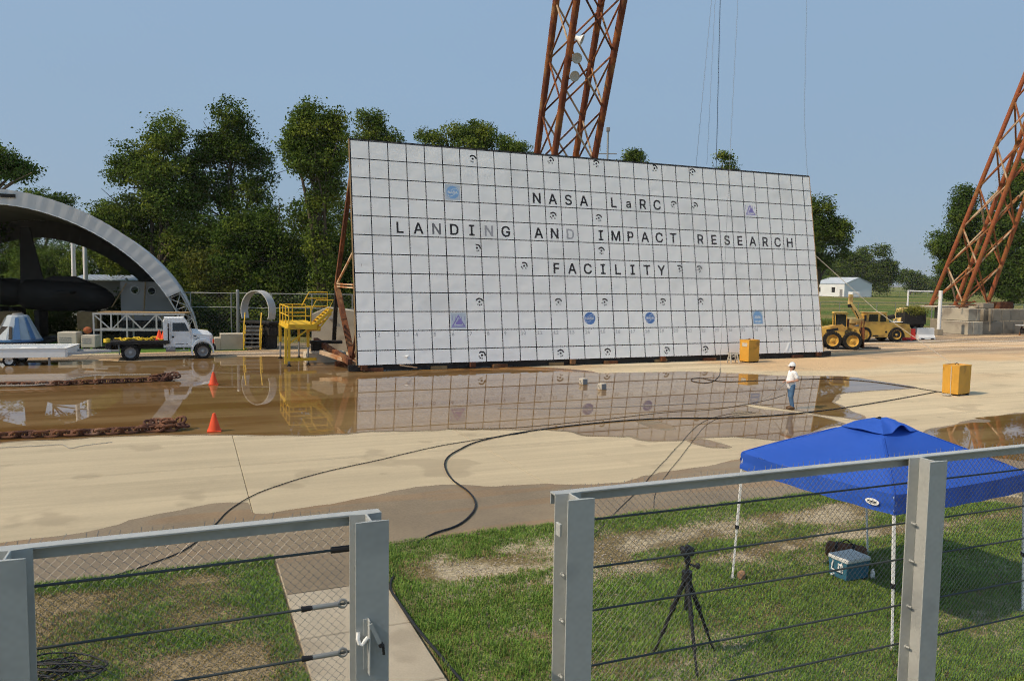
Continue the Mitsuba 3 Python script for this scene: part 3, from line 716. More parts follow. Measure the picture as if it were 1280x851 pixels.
part('skid_beam', board, M().box((0, 0, 0), (31.2, .34, .22), .01, rotz(HD)) if 0 else M().bar(np.array([*bp(-.4, NR)[:2], .19]) + BN_AWAY * .30, np.array([*bp(31.4, NR)[:2], .19]) + BN_AWAY * .30, .30, .30, (0, 0, 1)), 'm_truck_dark')
part('skid_beam', board, M().bar(np.array([*bp(-.6, NR)[:2], .13]) + BN_AWAY * 3.0, np.array([*bp(31.2, NR)[:2], .13]) + BN_AWAY * 3.0, .30, .26, (0, 0, 1)), 'm_rust_dark')
part('raking_beam', board, M().bar(np.array([*bp(-.9, NR)[:2], 1.05]) + BN_AWAY * 8.0, np.array([*bp(-.3, NR)[:2], .50]) + BN_AWAY * .3, .24, .28), 'm_rust_dark')
part('raking_beam', board, M().bar(np.array([*bp(-1.3, NR)[:2], .75]) + BN_AWAY * 3.4, np.array([*bp(.2, NR)[:2], .34]) + BN_AWAY * .15, .16, .20), 'm_rust_pale')
for k in range(9):
    q = np.array([*bp(.9 + 3.45 * k, NR)[:2], .10]) + BN_AWAY * (.15 + .1 * (k % 2))
    part('sleeper', board, M().box(q, (.9, .35, .18), .01, rotz(HD + .1 * (k % 3 - 1))), 'm_wood' if k % 2 else 'm_rust_dark')
part('brace_plank', board, M().bar(np.array([*bp(2.2, NR)[:2], .30]) - BN_AWAY * .05, np.array([*bp(3.1, NR)[:2], .16]) - BN_AWAY * .1, .07, .05), 'm_rust_pale')

# ================================================================== GANTRY TOWERS
def gantry(label, s2, t2, a, zt, leg_r, leg_m, brace_m, spread, r_b, bay, TK, ps):
    k = thing('gantry_leg', label, 'lattice tower')
    z0 = 2.75
    cen = lambda z: (s2 + a / 2 + ps * (z - z0), t2 + a / 2 - TK * (z - z0))
    def corner(q, z):
        cs, ct = cen(z); h = a / 2 * (1 + spread * (z - z0))
        d = ((-1, -1), (1, -1), (1, 1), (-1, 1))[q]
        return site(cs + d[0] * h, ct + d[1] * h, z)
    for q in range(4):
        part('leg', k, M().tube([corner(q, z0), corner(q, zt)], leg_r, 10), leg_m, True)
        part('foot_plate', k, M().box(corner(q, z0 - .06), (.9, .9, .12), .02, rotz(HD)), 'm_rust_dark')
    nb = int((zt - z0) / bay)
    r_ = np.random.default_rng(int(s2 * 10))
    for b in range(nb):
        z, z1 = z0 + b * bay + .25, z0 + (b + 1) * bay + .25
        for f in range(4):
            p, q = f, (f + 1) % 4
            flipz = 0
            mm = brace_m[int(r_.integers(len(brace_m)))]
            part('brace', k, M().tube([corner(p, z + flipz), corner(q, min(z1 + flipz, zt))], r_b, 7), mm, True)
            part('brace', k, M().tube([corner(q, z + flipz), corner(p, min(z1 + flipz, zt))], r_b, 7), brace_m[int(r_.integers(len(brace_m)))], True)
    return k, corner
gl, gl_c = gantry('rust brown lattice tower rising behind the white board', 25.85, 58.16, 3.13, 33.0, .26, 'm_rust_leg', ['m_rust_dark', 'm_rust_dark', 'm_rust_leg', 'm_rust_dark', 'm_rust_brace', 'm_rust_pale'], .0065, .072, 3.6, .435, -.049)
gr, gr_c = gantry('rust orange lattice tower standing on the concrete block plinth', 73.89, 56.79, 3.675, 33.0, .21, 'm_rust_red', ['m_rust_brace', 'm_rust_red', 'm_rust_brace', 'm_rust_pale'], -.0145, .088, 3.9, .405, -.069)
for k, (z, side, tilt) in enumerate(((19.9, 1, -.2), (18.75, .2, -1.35), (17.65, .35, -1.2))):
    c = gl_c(0, z + 1.5) + site(.35, -.55, 0)
    ax = np.array([side, tilt, -.45]); ax /= np.linalg.norm(ax)
    L = thing('flood_light', ['white floodlight on the lattice tower, topmost of three', 'round floodlight on the lattice tower, middle of three', 'round floodlight on the lattice tower, lowest of three'][k], 'lamp', c, group='floodlights on the lattice tower')
    part('lamp_housing', L, M().lathe([(.0, -.30), (.13, -.28), (.16, -.08), (.36, .20), (.37, .24), (.33, .24)], 16, axis=ax), 'm_cream' if k else 'm_white', True)
    part('lens', L, M().lathe([(.0, .14), (.20, .17), (.33, .225)], 16, axis=ax), 'm_cream')
    part('bracket', L, M().bar((0, 0, -.1), site(-.35, .55, -.15), .08, .08), 'm_rust_dark')
# plinth of the right tower
pl = thing('plinth', 'stepped concrete block plinth under the right lattice tower', 'plinth', site(73.5, 54.4), HD)
r_ = np.random.default_rng(4)
def blockrow(x0, x1, y, dep, z0, z1, n, bsdf='m_block_old'):
    w = (x1 - x0) / n
    for i in range(n):
        part('block', pl, M().box((x0 + w * (i + .5), y + dep / 2 + r_.uniform(-.03, .03), (z0 + z1) / 2), (w - .03, dep, z1 - z0 - .02), .03), bsdf)
blockrow(-2.9, -.75, -.9, 3.0, 0, 1.30, 3, 'm_block')
blockrow(-.7, 6.8, -.75, 6.0, 0, 1.32, 5)
blockrow(-1.9, .55, -.1, 3.0, 1.33, 2.55, 2, 'm_block')
blockrow(-.2, 6.4, -.45, 5.6, 1.33, 2.50, 5)
part('pad', pl, M().box((1.7, 1.6, 2.60), (1.9, 1.6, .18), .03).box((1.2, 4.9, 2.60), (5.5, 2.2, .16), .03), 'm_block')
part('pad', pl, M().box((4.6, 1.3, 2.85), (2.0, 1.4, .7), .04), 'm_rust_dark')
part('pad', pl, M().box((1.2, .6, 2.85), (1.6, 1.0, .5), .04), 'm_block_old')
part('marker_post', pl, M().cyl((.35, -.72, .3), (.35, -.72, 2.6), .14, n=8), 'm_block_old')
part('striped_rail', pl, M().box((-1.4, .6, 2.9), (2.8, .12, .10)).box((-1.3, .6, 3.2), (2.6, .1, .1)).bar((-2.4, .6, 2.6), (-.2, .6, 3.3), .1, .1), 'm_rust_brace')
# rigging cables hanging from the gantry
def hang(label, pts, r, bsdf, group=None):
    return solo('hanging_cable', label, 'cable', M().tube(pts, r, 5), bsdf, True, group=group)
hang('dark cable hanging from the sky behind the upper edge of the board', [(15.85, 62, 12.0), (15.82, 62, 16.0), (15.72, 62, 26.5), (15.6, 62, 36)], .024, 'm_black')
hang('fine line hanging in front of the board down to the looped cable', [(11.60, 43.1, .02), (11.85, 43.9, 3.0), (12.35, 45.4, 11.0), (12.75, 46.2, 22.0), (13.05, 46.8, 33.0)], .010, 'm_panel_grey')
hang('thin pale line hanging left of the thick dark cable', [(15.1, 62, 14.0), (15.35, 62, 27.5), (15.5, 62, 36)], .011, 'm_panel_grey', 'thin lines behind the board')
hang('thin slanting line, farthest left of the hanging cables', [(14.2, 62, 13.0), (15.05, 62, 26.5), (15.6, 62, 36)], .013, 'm_panel_grey', 'thin lines behind the board')
hang('white rope hanging from the sky to the upper right corner of the board', [(20.0, 53.8, 11.9), (19.75, 54.2, 16.0), (19.5, 54.6, 34.0)], .012, 'm_galv')
hang('pale guy rope from the right edge of the board down to the apron', [bp(NC + .02, 5.3, .05), bp(NC + .02, 5.3, .05) * .5 + np.array([27.5, 50.0, .1]) * .5 - [0, 0, .25], (27.0, 47.5, .02)], .022, 'm_cream')
am = thing('antenna_mast', 'thin antenna mast standing behind the board beside the lattice tower', 'mast', (8.0, 68.0, 0))
part('mast', am, M().cyl((0, 0, 0), (0, 0, 17.6), .09, n=6), 'm_galv')
part('crossarm', am, M().bar((-.8, 0, 15.7), (.8, 0, 15.7), .07).bar((-.6, 0, 15.9), (-.6, 0, 16.4), .05), 'm_panel_grey')
part('head', am, M().box((0, 0, 17.75), (.3, .3, .35), .03), 'm_panel_grey')

# ================================================================== ARCHED FABRIC SHELTER AND WHAT STANDS IN IT
sh = thing('fabric_shelter', 'open ended arched shelter of pale fabric on steel truss arches', 'shelter', (-21.3, 53.0, 0), HD)
HW, HZ, PE = 11.5, 9.93, 1.78
def archpt(k, inset=0.0):
    """k from 0 (right foot) to 1 (left foot): (x, z) on the arch, local x to the right."""
    a = math.pi * k
    c, s = math.cos(a), math.sin(a)
    r = (abs(c) ** PE + abs(s) ** PE) ** (-1 / PE)
    x, z = HW * r * c, HZ * r * s
    n = np.array([x / HW ** 2, z / HZ ** 2]); n /= np.linalg.norm(n)
    return np.array([x - HW, z]) - n * inset
KS = np.linspace(0, 1, 73)
SL = 15.0
def vault(inset, y0, y1, ny, wob):
    V = []
    for k in KS:
        x, z = archpt(k, inset)
        for y in np.linspace(y0, y1, ny):
            w = wob * math.sin(y * 1.9) ** 2
            q = archpt(k, inset + w); V.append([q[0], y, q[1]])
    V = np.array(V); n = len(KS); i, j = np.meshgrid(np.arange(n - 1), np.arange(ny - 1), indexing='ij'); a = (i * ny + j).ravel()
    return V, np.vstack([np.stack([a, a + ny, a + ny + 1], 1), np.stack([a, a + ny + 1, a + 1], 1)])
part('roof_cover', sh, vault(0, 0, SL, 60, .10), 'm_fabric', True)
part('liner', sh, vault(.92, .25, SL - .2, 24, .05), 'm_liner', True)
def band(y, k0, k1, i0, i1):
    ks = np.linspace(k0, k1, 130); V = []
    for q, k in enumerate(ks):
        for i in (i0, i1):
            p_ = archpt(k, i + .012 * math.sin(q * 2.1)); V.append([p_[0], y - .012 * (q % 2) * (i == i1) - .012 * math.sin(q * 1.7), p_[1]])
    V = np.array(V); a = np.arange(len(ks) - 1) * 2
    return V, np.vstack([np.stack([a, a + 1, a + 3], 1), np.stack([a, a + 3, a + 2], 1)])
part('front_band', sh, band(-.02, .125, .875, -.02, .90), 'm_fabric', True)
part('lacing', sh, M().add(*band(-.06, .125, .875, .88, .93)), 'm_white')
for y in (.1, SL * .5, SL - .1):
    m = M()
    ks = np.linspace(0, 1, 34)
    P0 = [np.array([archpt(k, .08)[0], y, archpt(k, .08)[1]]) for k in ks]; P1 = [np.array([archpt(k, .88)[0], y, archpt(k, .88)[1]]) for k in ks]
    m.tube(P0, .055, 6).tube(P1, .055, 6)
    for a in range(33): m.cyl(P0[a], P1[a + 1], .03, n=5, caps=False).cyl(P1[a], P0[a + 1], .03, n=5, caps=False).cyl(P0[a], P1[a], .03, n=5, caps=False)
    part('truss_arch', sh, m, 'm_steel')
part('rear_valance', sh, band(SL + .05, .12, .88, .0, 2.3), 'm_liner')
part('sign_strip', sh, M().box((-11.05, -.12, 9.55), (1.1, .04, .22)), 'm_truck_dark')

def frus(r0, r1, z0, z1, n): return [(0, z0), (r0, z0), (r1, z1), (r1 * .8, z1 + .03), (0, z1 + .03)]
air = thing('aircraft_fuselage', 'dark aircraft fuselage with tall tail fin, parked under the shelter', 'aircraft', (-31.9, 56.0, 0), rad(14))
st = [(-3.1, .55, .75, 3.3), (-2.7, .95, 1.05, 3.3), (-1.2, 1.15, 1.15, 3.25), (.6, 1.15, 1.12, 3.25), (1.7, 1.0, 1.0, 3.15), (2.4, .75, .75, 3.05), (2.9, .35, .40, 2.95), (3.05, .05, .08, 2.93)]
V = []
for x, ry, rz, zc in st:
    a = np.arange(20) * 2 * math.pi / 20; V.append(np.c_[np.full(20, x), ry * np.cos(a), zc + rz * np.sin(a)])
i = np.arange(20); j = (i + 1) % 20
m = M().add(np.vstack(V), np.vstack([np.vstack([np.stack([k * 20 + i, k * 20 + j, k * 20 + 20 + j], 1), np.stack([k * 20 + i, k * 20 + 20 + j, k * 20 + 20 + i], 1)]) for k in range(len(st) - 1)]))
part('body', air, m, 'm_fuselage', 35)
part('tail_fin', air, M().hull([(x, y, z) for x, z in ((-3.05, 3.7), (-1.55, 4.2), (-1.95, 4.8), (-2.35, 8.0), (-2.95, 8.0)) for y in (-.09, .09)]), 'm_fuselage')
part('canopy_bump', air, M().hull([(x, y, z) for x, z in ((-1.6, 4.3), (-.9, 4.62), (.4, 4.62), (1.4, 4.2)) for y in (-.45, .45)]), 'm_fuselage')
for s_ in (-1, 1): part('wing_stub', air, M().box((.2, s_ * 1.6, 3.5), (1.2, 1.6, .16), .05), 'm_fuselage')
part('cradle', air, M().box((-1.8, 0, 1.1), (.3, 1.9, 2.2)).box((1.4, 0, 1.1), (.3, 1.9, 2.2)).box((-.2, 0, .15), (4.0, 1.6, .3)), 'm_truck_dark')
pod = thing('engine_pod', 'round dark engine pod left of the aircraft tail under the shelter', 'engine', (-36.2, 56.0, 0))
part('cowl', pod, M().lathe([(0, -1.5), (.6, -1.4), (.95, -.8), (1.0, .3), (.85, 1.1), (.55, 1.4), (0, 1.42)], 20, (0, 0, 3.45), (1, .25, 0)), 'm_fuselage', 35)
part('stand', pod, M().box((-.6, 0, 1.2), (.2, 1.6, 2.4)).box((.6, 0, 1.2), (.2, 1.6, 2.4)).box((0, 0, .15), (2.4, 1.5, .3)), 'm_truck_dark')
for x, y, w, h, lab in ((-35.3, 54.5, 1.3, 1.55, 'tan plywood crate at the left end of the shelter'), (-29.6, 54.5, 1.3, 1.60, 'tan plywood crate under the aircraft nose')):
    c = thing('crate', lab, 'crate', (x, y, 0), rad(8))
    part('box', c, M().box((0, 0, h / 2 + .75), (w, 1.0, h * .75), .015), 'm_wood')
    part('batten', c, M().box((-w / 2 + .06, -.515, h / 2 + .75), (.1, .03, h * .75)).box((w / 2 - .06, -.515, h / 2 + .75), (.1, .03, h * .75)), 'm_wood')
    part('stand', c, M().box((0, 0, .38), (w, 1.0, .72)), 'm_truck_dark')
cap = thing('test_capsule', 'grey blue cone shaped test capsule with a dark open side', 'capsule', (-30.9, 48.6, 0))
part('shell', cap, M().lathe([(0, .62), (1.22, .62), (1.27, .70), (.60, 2.10), (.52, 2.18), (0, 2.18)], 12), 'm_capsule')
part('base_ring', cap, M().lathe([(1.20, .52), (1.33, .56), (1.33, .68), (1.2, .70)], 24), 'm_capsule_blue')
for a0, wd, bs, z0, z1 in ((-100, 26, 'm_truck_dark', .75, 1.50), (-62, 9, 'm_capsule_blue', .72, 2.05), (-20, 7, 'm_capsule_blue', .72, 2.05), (-138, 5, 'm_panel_grey', .72, 2.05)):
    pts = []
    for z in (z0, z1):
        r = 1.27 + (.60 - 1.27) * (z - .70) / 1.40
        for da in (-wd, wd):
            a = rad(a0 + da * (1 if z == z0 else .85))
            for o in (.01, .05): pts.append(((r + o) * math.cos(a), (r + o) * math.sin(a), z))
    part('hatch_opening' if bs == 'm_truck_dark' else 'stripe', cap, M().hull(pts), bs)
part('top_cap', cap, M().lathe([(0, 2.30), (.30, 2.28), (.34, 2.15)], 16), 'm_panel_grey')
part('pallet', cap, M().box((0, 0, .44), (2.9, 2.6, .14)).box((0, 0, .2), (2.4, 2.2, .36)), 'm_truck_dark')
for k, (x, w, h, lab) in enumerate(((-27.5, 1.15, .95, 'cream louvred generator on the shelter floor, left of the pair'), (-26.2, .85, .78, 'cream control box on the shelter floor, right of the pair'))):
    g = thing('generator', lab, 'generator', (x, 48.3, 0), rad(5))
    part('casing', g, M().box((0, 0, h / 2 + .25), (w, .8, h), .04), 'm_cream')
    for q in range(3): part('louvre', g, M().box((-.1 * w, -.41, .40 + h * .2 + q * .13), (w * .6, .03, .05)), 'm_panel_grey')
    part('skid', g, M().box((-w * .35, 0, .12), (.1, .8, .24)).box((w * .35, 0, .12), (.1, .8, .24)), 'm_truck_dark')
solo('red_drum', 'round dull red float lying on the cream control box under the shelter', 'float', M().lathe([(0, -.26), (.15, -.2), (.24, 0), (.15, .2), (0, .26)], 14, (-26.45, 48.4, 1.30), (1, .2, .1)), 'm_rust_red', True)
fr = thing('truss_frame', 'long white truss framed rack standing behind the flatbed truck', 'rack', (-26.7, 49.5, 0), rad(8))
for z in (2.28, 1.25): part('rail', fr, M().bar((0, 0, z), (5.6, 0, z), .11, .11).bar((0, 1.2, z), (5.6, 1.2, z), .11, .11), 'm_steel')
for x in (.05, 1.1, 2.05, 3.85, 5.5):
    for y in (0, 1.2): part('post', fr, M().bar((x, y, 0 if x in (.05, 2.05, 5.5) else 1.25), (x, y, 2.28), .09, .09), 'm_steel')
for x0, z0, x1, z1 in ((.1, 2.2, 1.05, 1.3), (1.15, 1.3, 2.0, 2.2), (2.1, 2.2, 2.95, 1.3), (2.95, 1.3, 3.8, 2.2), (3.9, 2.2, 4.7, 1.3), (4.7, 1.3, 5.4, 2.2)):
    part('diagonal', fr, M().bar((x0, 0, z0), (x1, 0, z1), .07, .07), 'm_steel')
part('deck_panel', fr, M().box((3.0, .6, 2.36), (5.4, 1.3, .07), .01), 'm_wood')
shed = thing('tool_shed', 'low grey slatted shed with a ribbed metal roof seen through the shelter', 'shed', (-37.9, 72.5, 0), rad(8))
PLACE[shed] = (PLACE[shed][0] @ np.diag([1.35, 1.2, 1.04]), PLACE[shed][1])
part('wall', shed, M().box((0, 1.2, 2.0), (3.9, 2.4, 4.0), .02), 'm_panel_grey')
for q in range(9): part('slat', shed, M().box((0, -.03, 1.9 + q * .22), (3.9, .05, .17), .01), 'm_panel_grey')
part('roof', shed, M().hull([(x, y, z) for x in (-2.2, 2.3) for y, z in ((-.5, 4.05), (2.7, 4.5), (-.5, 4.11), (2.7, 4.56))]), 'm_roof')
for q in range(15): part('rib', shed, M().bar((-2.15 + q * .315, -.52, 4.125), (-2.15 + q * .315, 2.7, 4.575), .07, .05), 'm_roof')
pw = thing('test_wall', 'tall grey panel with two round holes and timber braces', 'panel', (-25.6, 54.6, 0), rad(8))
pan = sg.box(-1.75, 1.6, 1.75, 4.3).difference(sg.Point(-.80, 3.72).buffer(.27)).difference(sg.Point(.32, 3.66).buffer(.26))
part('board', pw, M().prism(pan, .08, XZ, (0, .08, 0)), 'm_panel_grey')
for a, b in (((-1.3, 4.2), (-2.2, 2.5)), ((-.05, 4.3), (-.1, 1.9)), ((1.2, 4.1), (2.2, 2.1))): part('brace', pw, M().bar((a[0], -.15, a[1]), (b[0], -.5, b[1]), .10, .06), 'm_wood')
for x, z in ((-.8, 3.72), (.32, 3.66)):
    a = np.arange(25) * 2 * math.pi / 24
    part('hole_rim', pw, M().tube(np.c_[x + .27 * np.cos(a), a * 0 - .03, z + .27 * np.sin(a)][:-1], .035, 6, True), 'm_steel')
part('sill', pw, M().box((0, 0, .8), (3.6, .5, 1.6), .02), 'm_truck_dark')
for x, h, lab in ((-39.35, 8.55, 'left one of two white poles seen through the shelter'), (-38.3, 8.6, 'right one of two white poles seen through the shelter')):
    P_ = thing('lamp_pole', lab, 'lamp post', (x, 70, 0), group='white poles behind the shelter')
    part('pole', P_, M().cyl((0, 0, 0), (0, 0, h), .24, .17, 10), 'm_white', True)
    part('arm', P_, M().bar((-.1, 0, h + .05), (-.9 if x < -39 else .7, -.2, h + .1), .12), 'm_white')
    part('lamp_head', P_, M().box((-.8 if x < -39 else .7, -.2, h + .05), (.55, .3, .16), .03), 'm_panel_grey')

# ------------------------------------------------------------------ wheels shared by the vehicles
def wheel(key, c, r, w, rim, n=26, hub='m_steel', ax=(0, 1, 0), dark=None, lugs=0):
    """A tyre with tread blocks, a dished rim and a hub, as children of key."""
    c = np.asarray(c, float); u = np.asarray(ax, float)
    k = part('wheel', key, M().lathe([(r * .62, -w / 2), (r * .92, -w / 2), (r, -w * .36), (r, w * .36), (r * .92, w / 2), (r * .62, w / 2)], n, c, u), 'm_rubber', 40)
    f = -1
    part('rim', k, M().lathe([(0, f * w * .22), (r * .30, f * w * .22), (r * .36, f * w * .14), (r * .54, f * w * .16), (r * .60, f * w * .46), (r * .65, f * w * .52), (r * .66, f * w * .3)], n, c, u), rim, 40)
    part('hub', k, M().lathe([(0, f * w * .50), (r * .14, f * w * .48), (r * .20, f * w * .2)], 12, c, u), hub)
    if lugs:
        m = M(); e1, e2, d = basis(u)
        for a in np.arange(lugs) * 2 * math.pi / lugs:
            q = e1 * math.cos(a) + e2 * math.sin(a); t_ = np.cross(d, q)
            m.box(c + q * r * 1.0, (.07 * r, .10 * r, w * .9), 0, np.stack([q, t_, d], 1))
        part('tread', k, m, 'm_rubber')
    return k
# ------------------------------------------------------------------ white flatbed truck (local x forward, y to its left, near side is y < 0)
tr = thing('flatbed_truck', 'white flatbed truck parked at the edge of the puddle', 'truck', (-18.28, 45.75, 0), rad(24))
prof = [(-2.06, .68), (-2.08, 2.10), (-2.0, 2.26), (-1.85, 2.33), (-1.05, 2.34), (-.90, 2.27), (-.80, 2.12), (-.56, 1.60), (-.54, .68)]
cabm = M().hull([(x, y * (1 - .10 * max(0, (z - 1.5))), z) for x, z in prof for y in (-.96, .96)])
part('cab', tr, cabm, 'm_truck', 25)
part('roof_edge', tr, M().hull([(x, y, z) for x in (-2.02, -.98) for y in (-.84, .84) for z in (2.30, 2.36)]), 'm_truck')
hood = M().hull([(-.58, y, z) for y in (-.86, .86) for z in (.8, 1.45)] + [(-.58, y, 1.66) for y in (-.66, .66)] + [(.40, y, z) for y in (-.78, .78) for z in (.85, 1.35)] + [(.34, y, 1.53) for y in (-.6, .6)] + [(.55, y, z) for y in (-.62, .62) for z in (.75, 1.36)])
part('hood', tr, hood, 'm_truck', 25)
part('grille', tr, M().box((.565, 0, 1.05), (.04, 1.0, .5), .01), 'm_chrome')
for s_ in (-1, 1):
    fend = []
    for a in np.linspace(-8, 200, 15):
        fend.append([.53 * math.cos(rad(a)), .42 + .53 * math.sin(rad(a)) * 1.1])
    outer = [[.62 * math.cos(rad(a)) * (1.0 if abs(a - 90) > 40 else 1), .44 + .70 * math.sin(rad(a))] for a in np.linspace(200, -8, 15)]
    part('front_fender', tr, M().prism(sg.Polygon(fend + outer), .34, XZ, (0, -.72 if s_ < 0 else 1.06, 0)), 'm_truck', 30)
    part('headlight', tr, M().box((.60, s_ * .78, .98), (.06, .30, .20), .02), 'm_chrome')
    part('turn_light', tr, M().box((.585, s_ * .985, 1.0), (.08, .10, .22), .015), 'm_orange')
    wn = M().prism(sg.Polygon([(-1.58, 1.60), (-1.58, 2.08), (-.93, 2.08), (-.72, 1.60)]), .012, XZ, (0, -.925 if s_ < 0 else .937, 0))
    v, f = wn.mesh(); v[:, 1] = s_ * (.966 - .096 * np.maximum(0, v[:, 2] - 1.5)) + (v[:, 1] - (-.931 if s_ < 0 else .931)) * .8
    part('side_window', tr, (v, f), 'm_glass')
    part('window_post', tr, M().bar((-1.08, s_ * .968, 1.60), (-1.08, s_ * .918, 2.08), .035, .03), 'm_black')
    part('door_seam', tr, M().bar((-1.68, s_ * .962, .74), (-1.68, s_ * .925, 2.14), .018, .012).bar((-.62, s_ * .962, .74), (-.62, s_ * .962, 1.56), .018, .012).bar((-1.68, s_ * .962, .73), (-.62, s_ * .962, .73), .018, .012), 'm_panel_grey')
    part('door_handle', tr, M().box((-1.57, s_ * .975, 1.28), (.13, .03, .09), .01), 'm_black')
    part('door_lettering', tr, M().box((-1.2, s_ * .963, .87), (.5, .008, .035)).box((-.85, s_ * .963, .87), (.12, .008, .035)), 'm_black')
    part('hood_badge', tr, M().box((-.40, s_ * .865, 1.30), (.16, .02, .06)).bar((-.44, s_ * .868, 1.10), (-.14, s_ * .862, 1.22), .05, .02), 'm_black')
    part('mirror', tr, M().box((-.68, s_ * 1.16, 1.78), (.06, .20, .40), .02).bar((-.66, s_ * .96, 1.95), (-.67, s_ * 1.1, 1.93), .025).bar((-.66, s_ * .96, 1.6), (-.67, s_ * 1.1, 1.62), .025), 'm_chrome')
    part('step', tr, M().box((-1.1, s_ * .93, .50), (.7, .22, .06), .01).cyl((-1.95, s_ * .86, .58), (-1.45, s_ * .86, .58), .17, n=14), 'm_panel_grey')
    part('mudguard', tr, M().box((-4.32, s_ * .95, .62), (.03, .5, .55)), 'm_panel_grey')
part('windscreen', tr, M().hull([(-.795, -.74, 2.10), (-.795, .74, 2.10), (-.575, -.80, 1.68), (-.575, .80, 1.68), (-.785, -.74, 2.11), (-.785, .74, 2.11), (-.562, -.80, 1.68), (-.562, .80, 1.68)]), 'm_glass')
part('rear_window', tr, M().box((-2.085, -.45, 1.86), (.02, .55, .38), .0).box((-2.085, .45, 1.86), (.02, .55, .38), .0), 'm_glass')
part('front_bumper', tr, M().box((.66, 0, .62), (.12, 2.05, .26), .04), 'm_truck_dark')
for s_ in (-.42, .42): part('chassis_rail', tr, M().box((-2.3, s_, .72), (5.0, .09, .22)), 'm_truck_dark')
part('axle', tr, M().cyl((0, -.9, .43), (0, .9, .43), .07).cyl((-3.76, -.9, .43), (-3.76, .9, .43), .11), 'm_truck_dark')
part('flatbed', tr, M().box((-3.22, 0, 1.02), (2.95, 2.24, .13), .015), 'm_truck_dark')
for q in range(7): part('cross_member', tr, M().box((-4.5 + q * .42, 0, .90), (.08, 2.2, .12)), 'm_truck_dark')
part('side_rail', tr, M().box((-3.22, -1.14, .99), (2.95, .05, .17)).box((-3.22, 1.14, .99), (2.95, .05, .17)), 'm_truck_dark')
for y in np.linspace(-1.0, 1.0, 6): part('rack_bar', tr, M().bar((-1.80, y, 1.08), (-1.80, y, 2.02), .05, .06), 'm_truck_dark')
for z in (1.45, 1.75, 2.02): part('rack_rail', tr, M().bar((-1.80, -1.06, z), (-1.80, 1.06, z), .06, .06), 'm_truck_dark')
part('rear_bumper', tr, M().box((-4.85, 0, .78), (.30, 2.1, .42), .03).box((-4.6, 0, .62), (.3, 1.2, .2)), 'm_truck_dark')
part('hitch', tr, M().bar((-5.0, 0, .68), (-5.35, 0, .66), .14), 'm_truck_dark')
for y in (-.93, .93): wheel(tr, (0, y, .44), .45, .28, 'm_panel_grey', ax=(0, 1 if y < 0 else -1, 0), lugs=26)
for y in (-1.0, -.70, .70, 1.0): wheel(tr, (-3.76, y, .45), .46, .26, 'm_panel_grey', ax=(0, 1 if y < 0 else -1, 0), lugs=26)
def ontruck(x, y, z=0): return PLACE[tr][0] @ np.array([x, y, z]) + PLACE[tr][1]
m = M(); r_ = np.random.default_rng(8)
for k in range(15):
    c = np.array([-4.4 + 2.3 * k / 15 + r_.uniform(-.08, .08), r_.uniform(-.95, .1), 1.12 + r_.uniform(0, .10)])
    a = np.linspace(0, 2 * math.pi, 13)[:-1]
    m.tube(np.c_[c[0] + .17 * np.cos(a), c[1] + .13 * np.sin(a), c[2] + .045 * np.sin(a * 2 + k)], .038, 5, True)
solo('yellow_hose', 'tangled yellow hose heaped along the truck bed', 'hose', m, 'm_yellow_hose', True, PLACE[tr][1], rad(24))
m = M()
for k in range(6):
    a = np.linspace(0, 2 * math.pi, 13)[:-1]; m.tube(np.c_[-4.93 + .14 * np.cos(a), -.8 + .2 * np.sin(a) + k * .02, 1.04 + .03 * k + 0 * a], .04, 5, True)
solo('yellow_hose', 'small coil of yellow hose on the truck rear bumper', 'hose', m, 'm_yellow_hose', True, PLACE[tr][1], rad(24))
def cone(label, at, h, group=None, fallen=0):
    c = thing('traffic_cone', label, 'traffic cone', at, rad(20), group)
    part('cone', c, M().lathe([(.19 * h / .55, .03), (.045 * h / .55, h - .015), (.035 * h / .55, h), (0, h)], 22), 'm_orange', 40)
    b = .27 * h / .55
    part('base', c, M().box((0, 0, .016), (b * 1.5, b * 1.5, .032), .012), 'm_orange')
    return c
cone('orange traffic cone at the near edge of the puddle', (-9.12, 23.66, .008), .56)
cone('orange traffic cone standing far out in the puddle near the far chain', (-13.08, 33.93, .008), .56)
cone('orange traffic cone on the truck bed, left of two', tuple(ontruck(-2.28, -.35, 1.085)), .56)
cone('orange traffic cone on the truck bed, right of two', tuple(ontruck(-2.02, -.62, 1.085)), .60)

# ------------------------------------------------------------------ white tray trailer
tl = thing('tray_trailer', 'low white tray trailer hitched behind the truck', 'trailer', (-26.6, 41.0, -.04), rad(16))
W_, L0, L1 = 1.35, -3.6, 3.0
part('floor', tl, M().box(((L0 + L1) / 2, 0, .56), (L1 - L0, 2 * W_, .06)), 'm_white')
for y in (-W_, W_): part('side', tl, M().box(((L0 + L1) / 2, y, .70), (L1 - L0, .07, .46), .01), 'm_white')
part('end', tl, M().bar((L1, -W_, .70), (L1 - .0, W_, .70), .07, .46, (0, 0, 1)) if 0 else M().box((L1, 0, .70), (.07, 2 * W_, .46), .01), 'm_white')
part('rim', tl, M().box(((L0 + L1) / 2, -W_, .945), (L1 - L0, .14, .03)).box(((L0 + L1) / 2, W_, .945), (L1 - L0, .14, .03)).box((L1, 0, .945), (.14, 2 * W_ + .14, .03)), 'm_white')
for x in (-2.3, -.9, .5, 1.9): part('rib', tl, M().box((x, 0, .62), (.10, 2 * W_ - .1, .08)), 'm_white')
part('fitting', tl, M().box((.9, .2, .74), (.9, .5, .28), .05), 'm_white'); part('post', tl, M().cyl((-1.4, .6, .6), (-1.4, .6, 1.28), .09, n=10).box((-1.4, .6, 1.3), (.35, .2, .12), .02), 'm_white')
for y in (-1.0, 1.0): part('drawbar', tl, M().bar((L1, y, .62), (L1 + 1.9, .0, .66), .12, .14), 'm_steel')
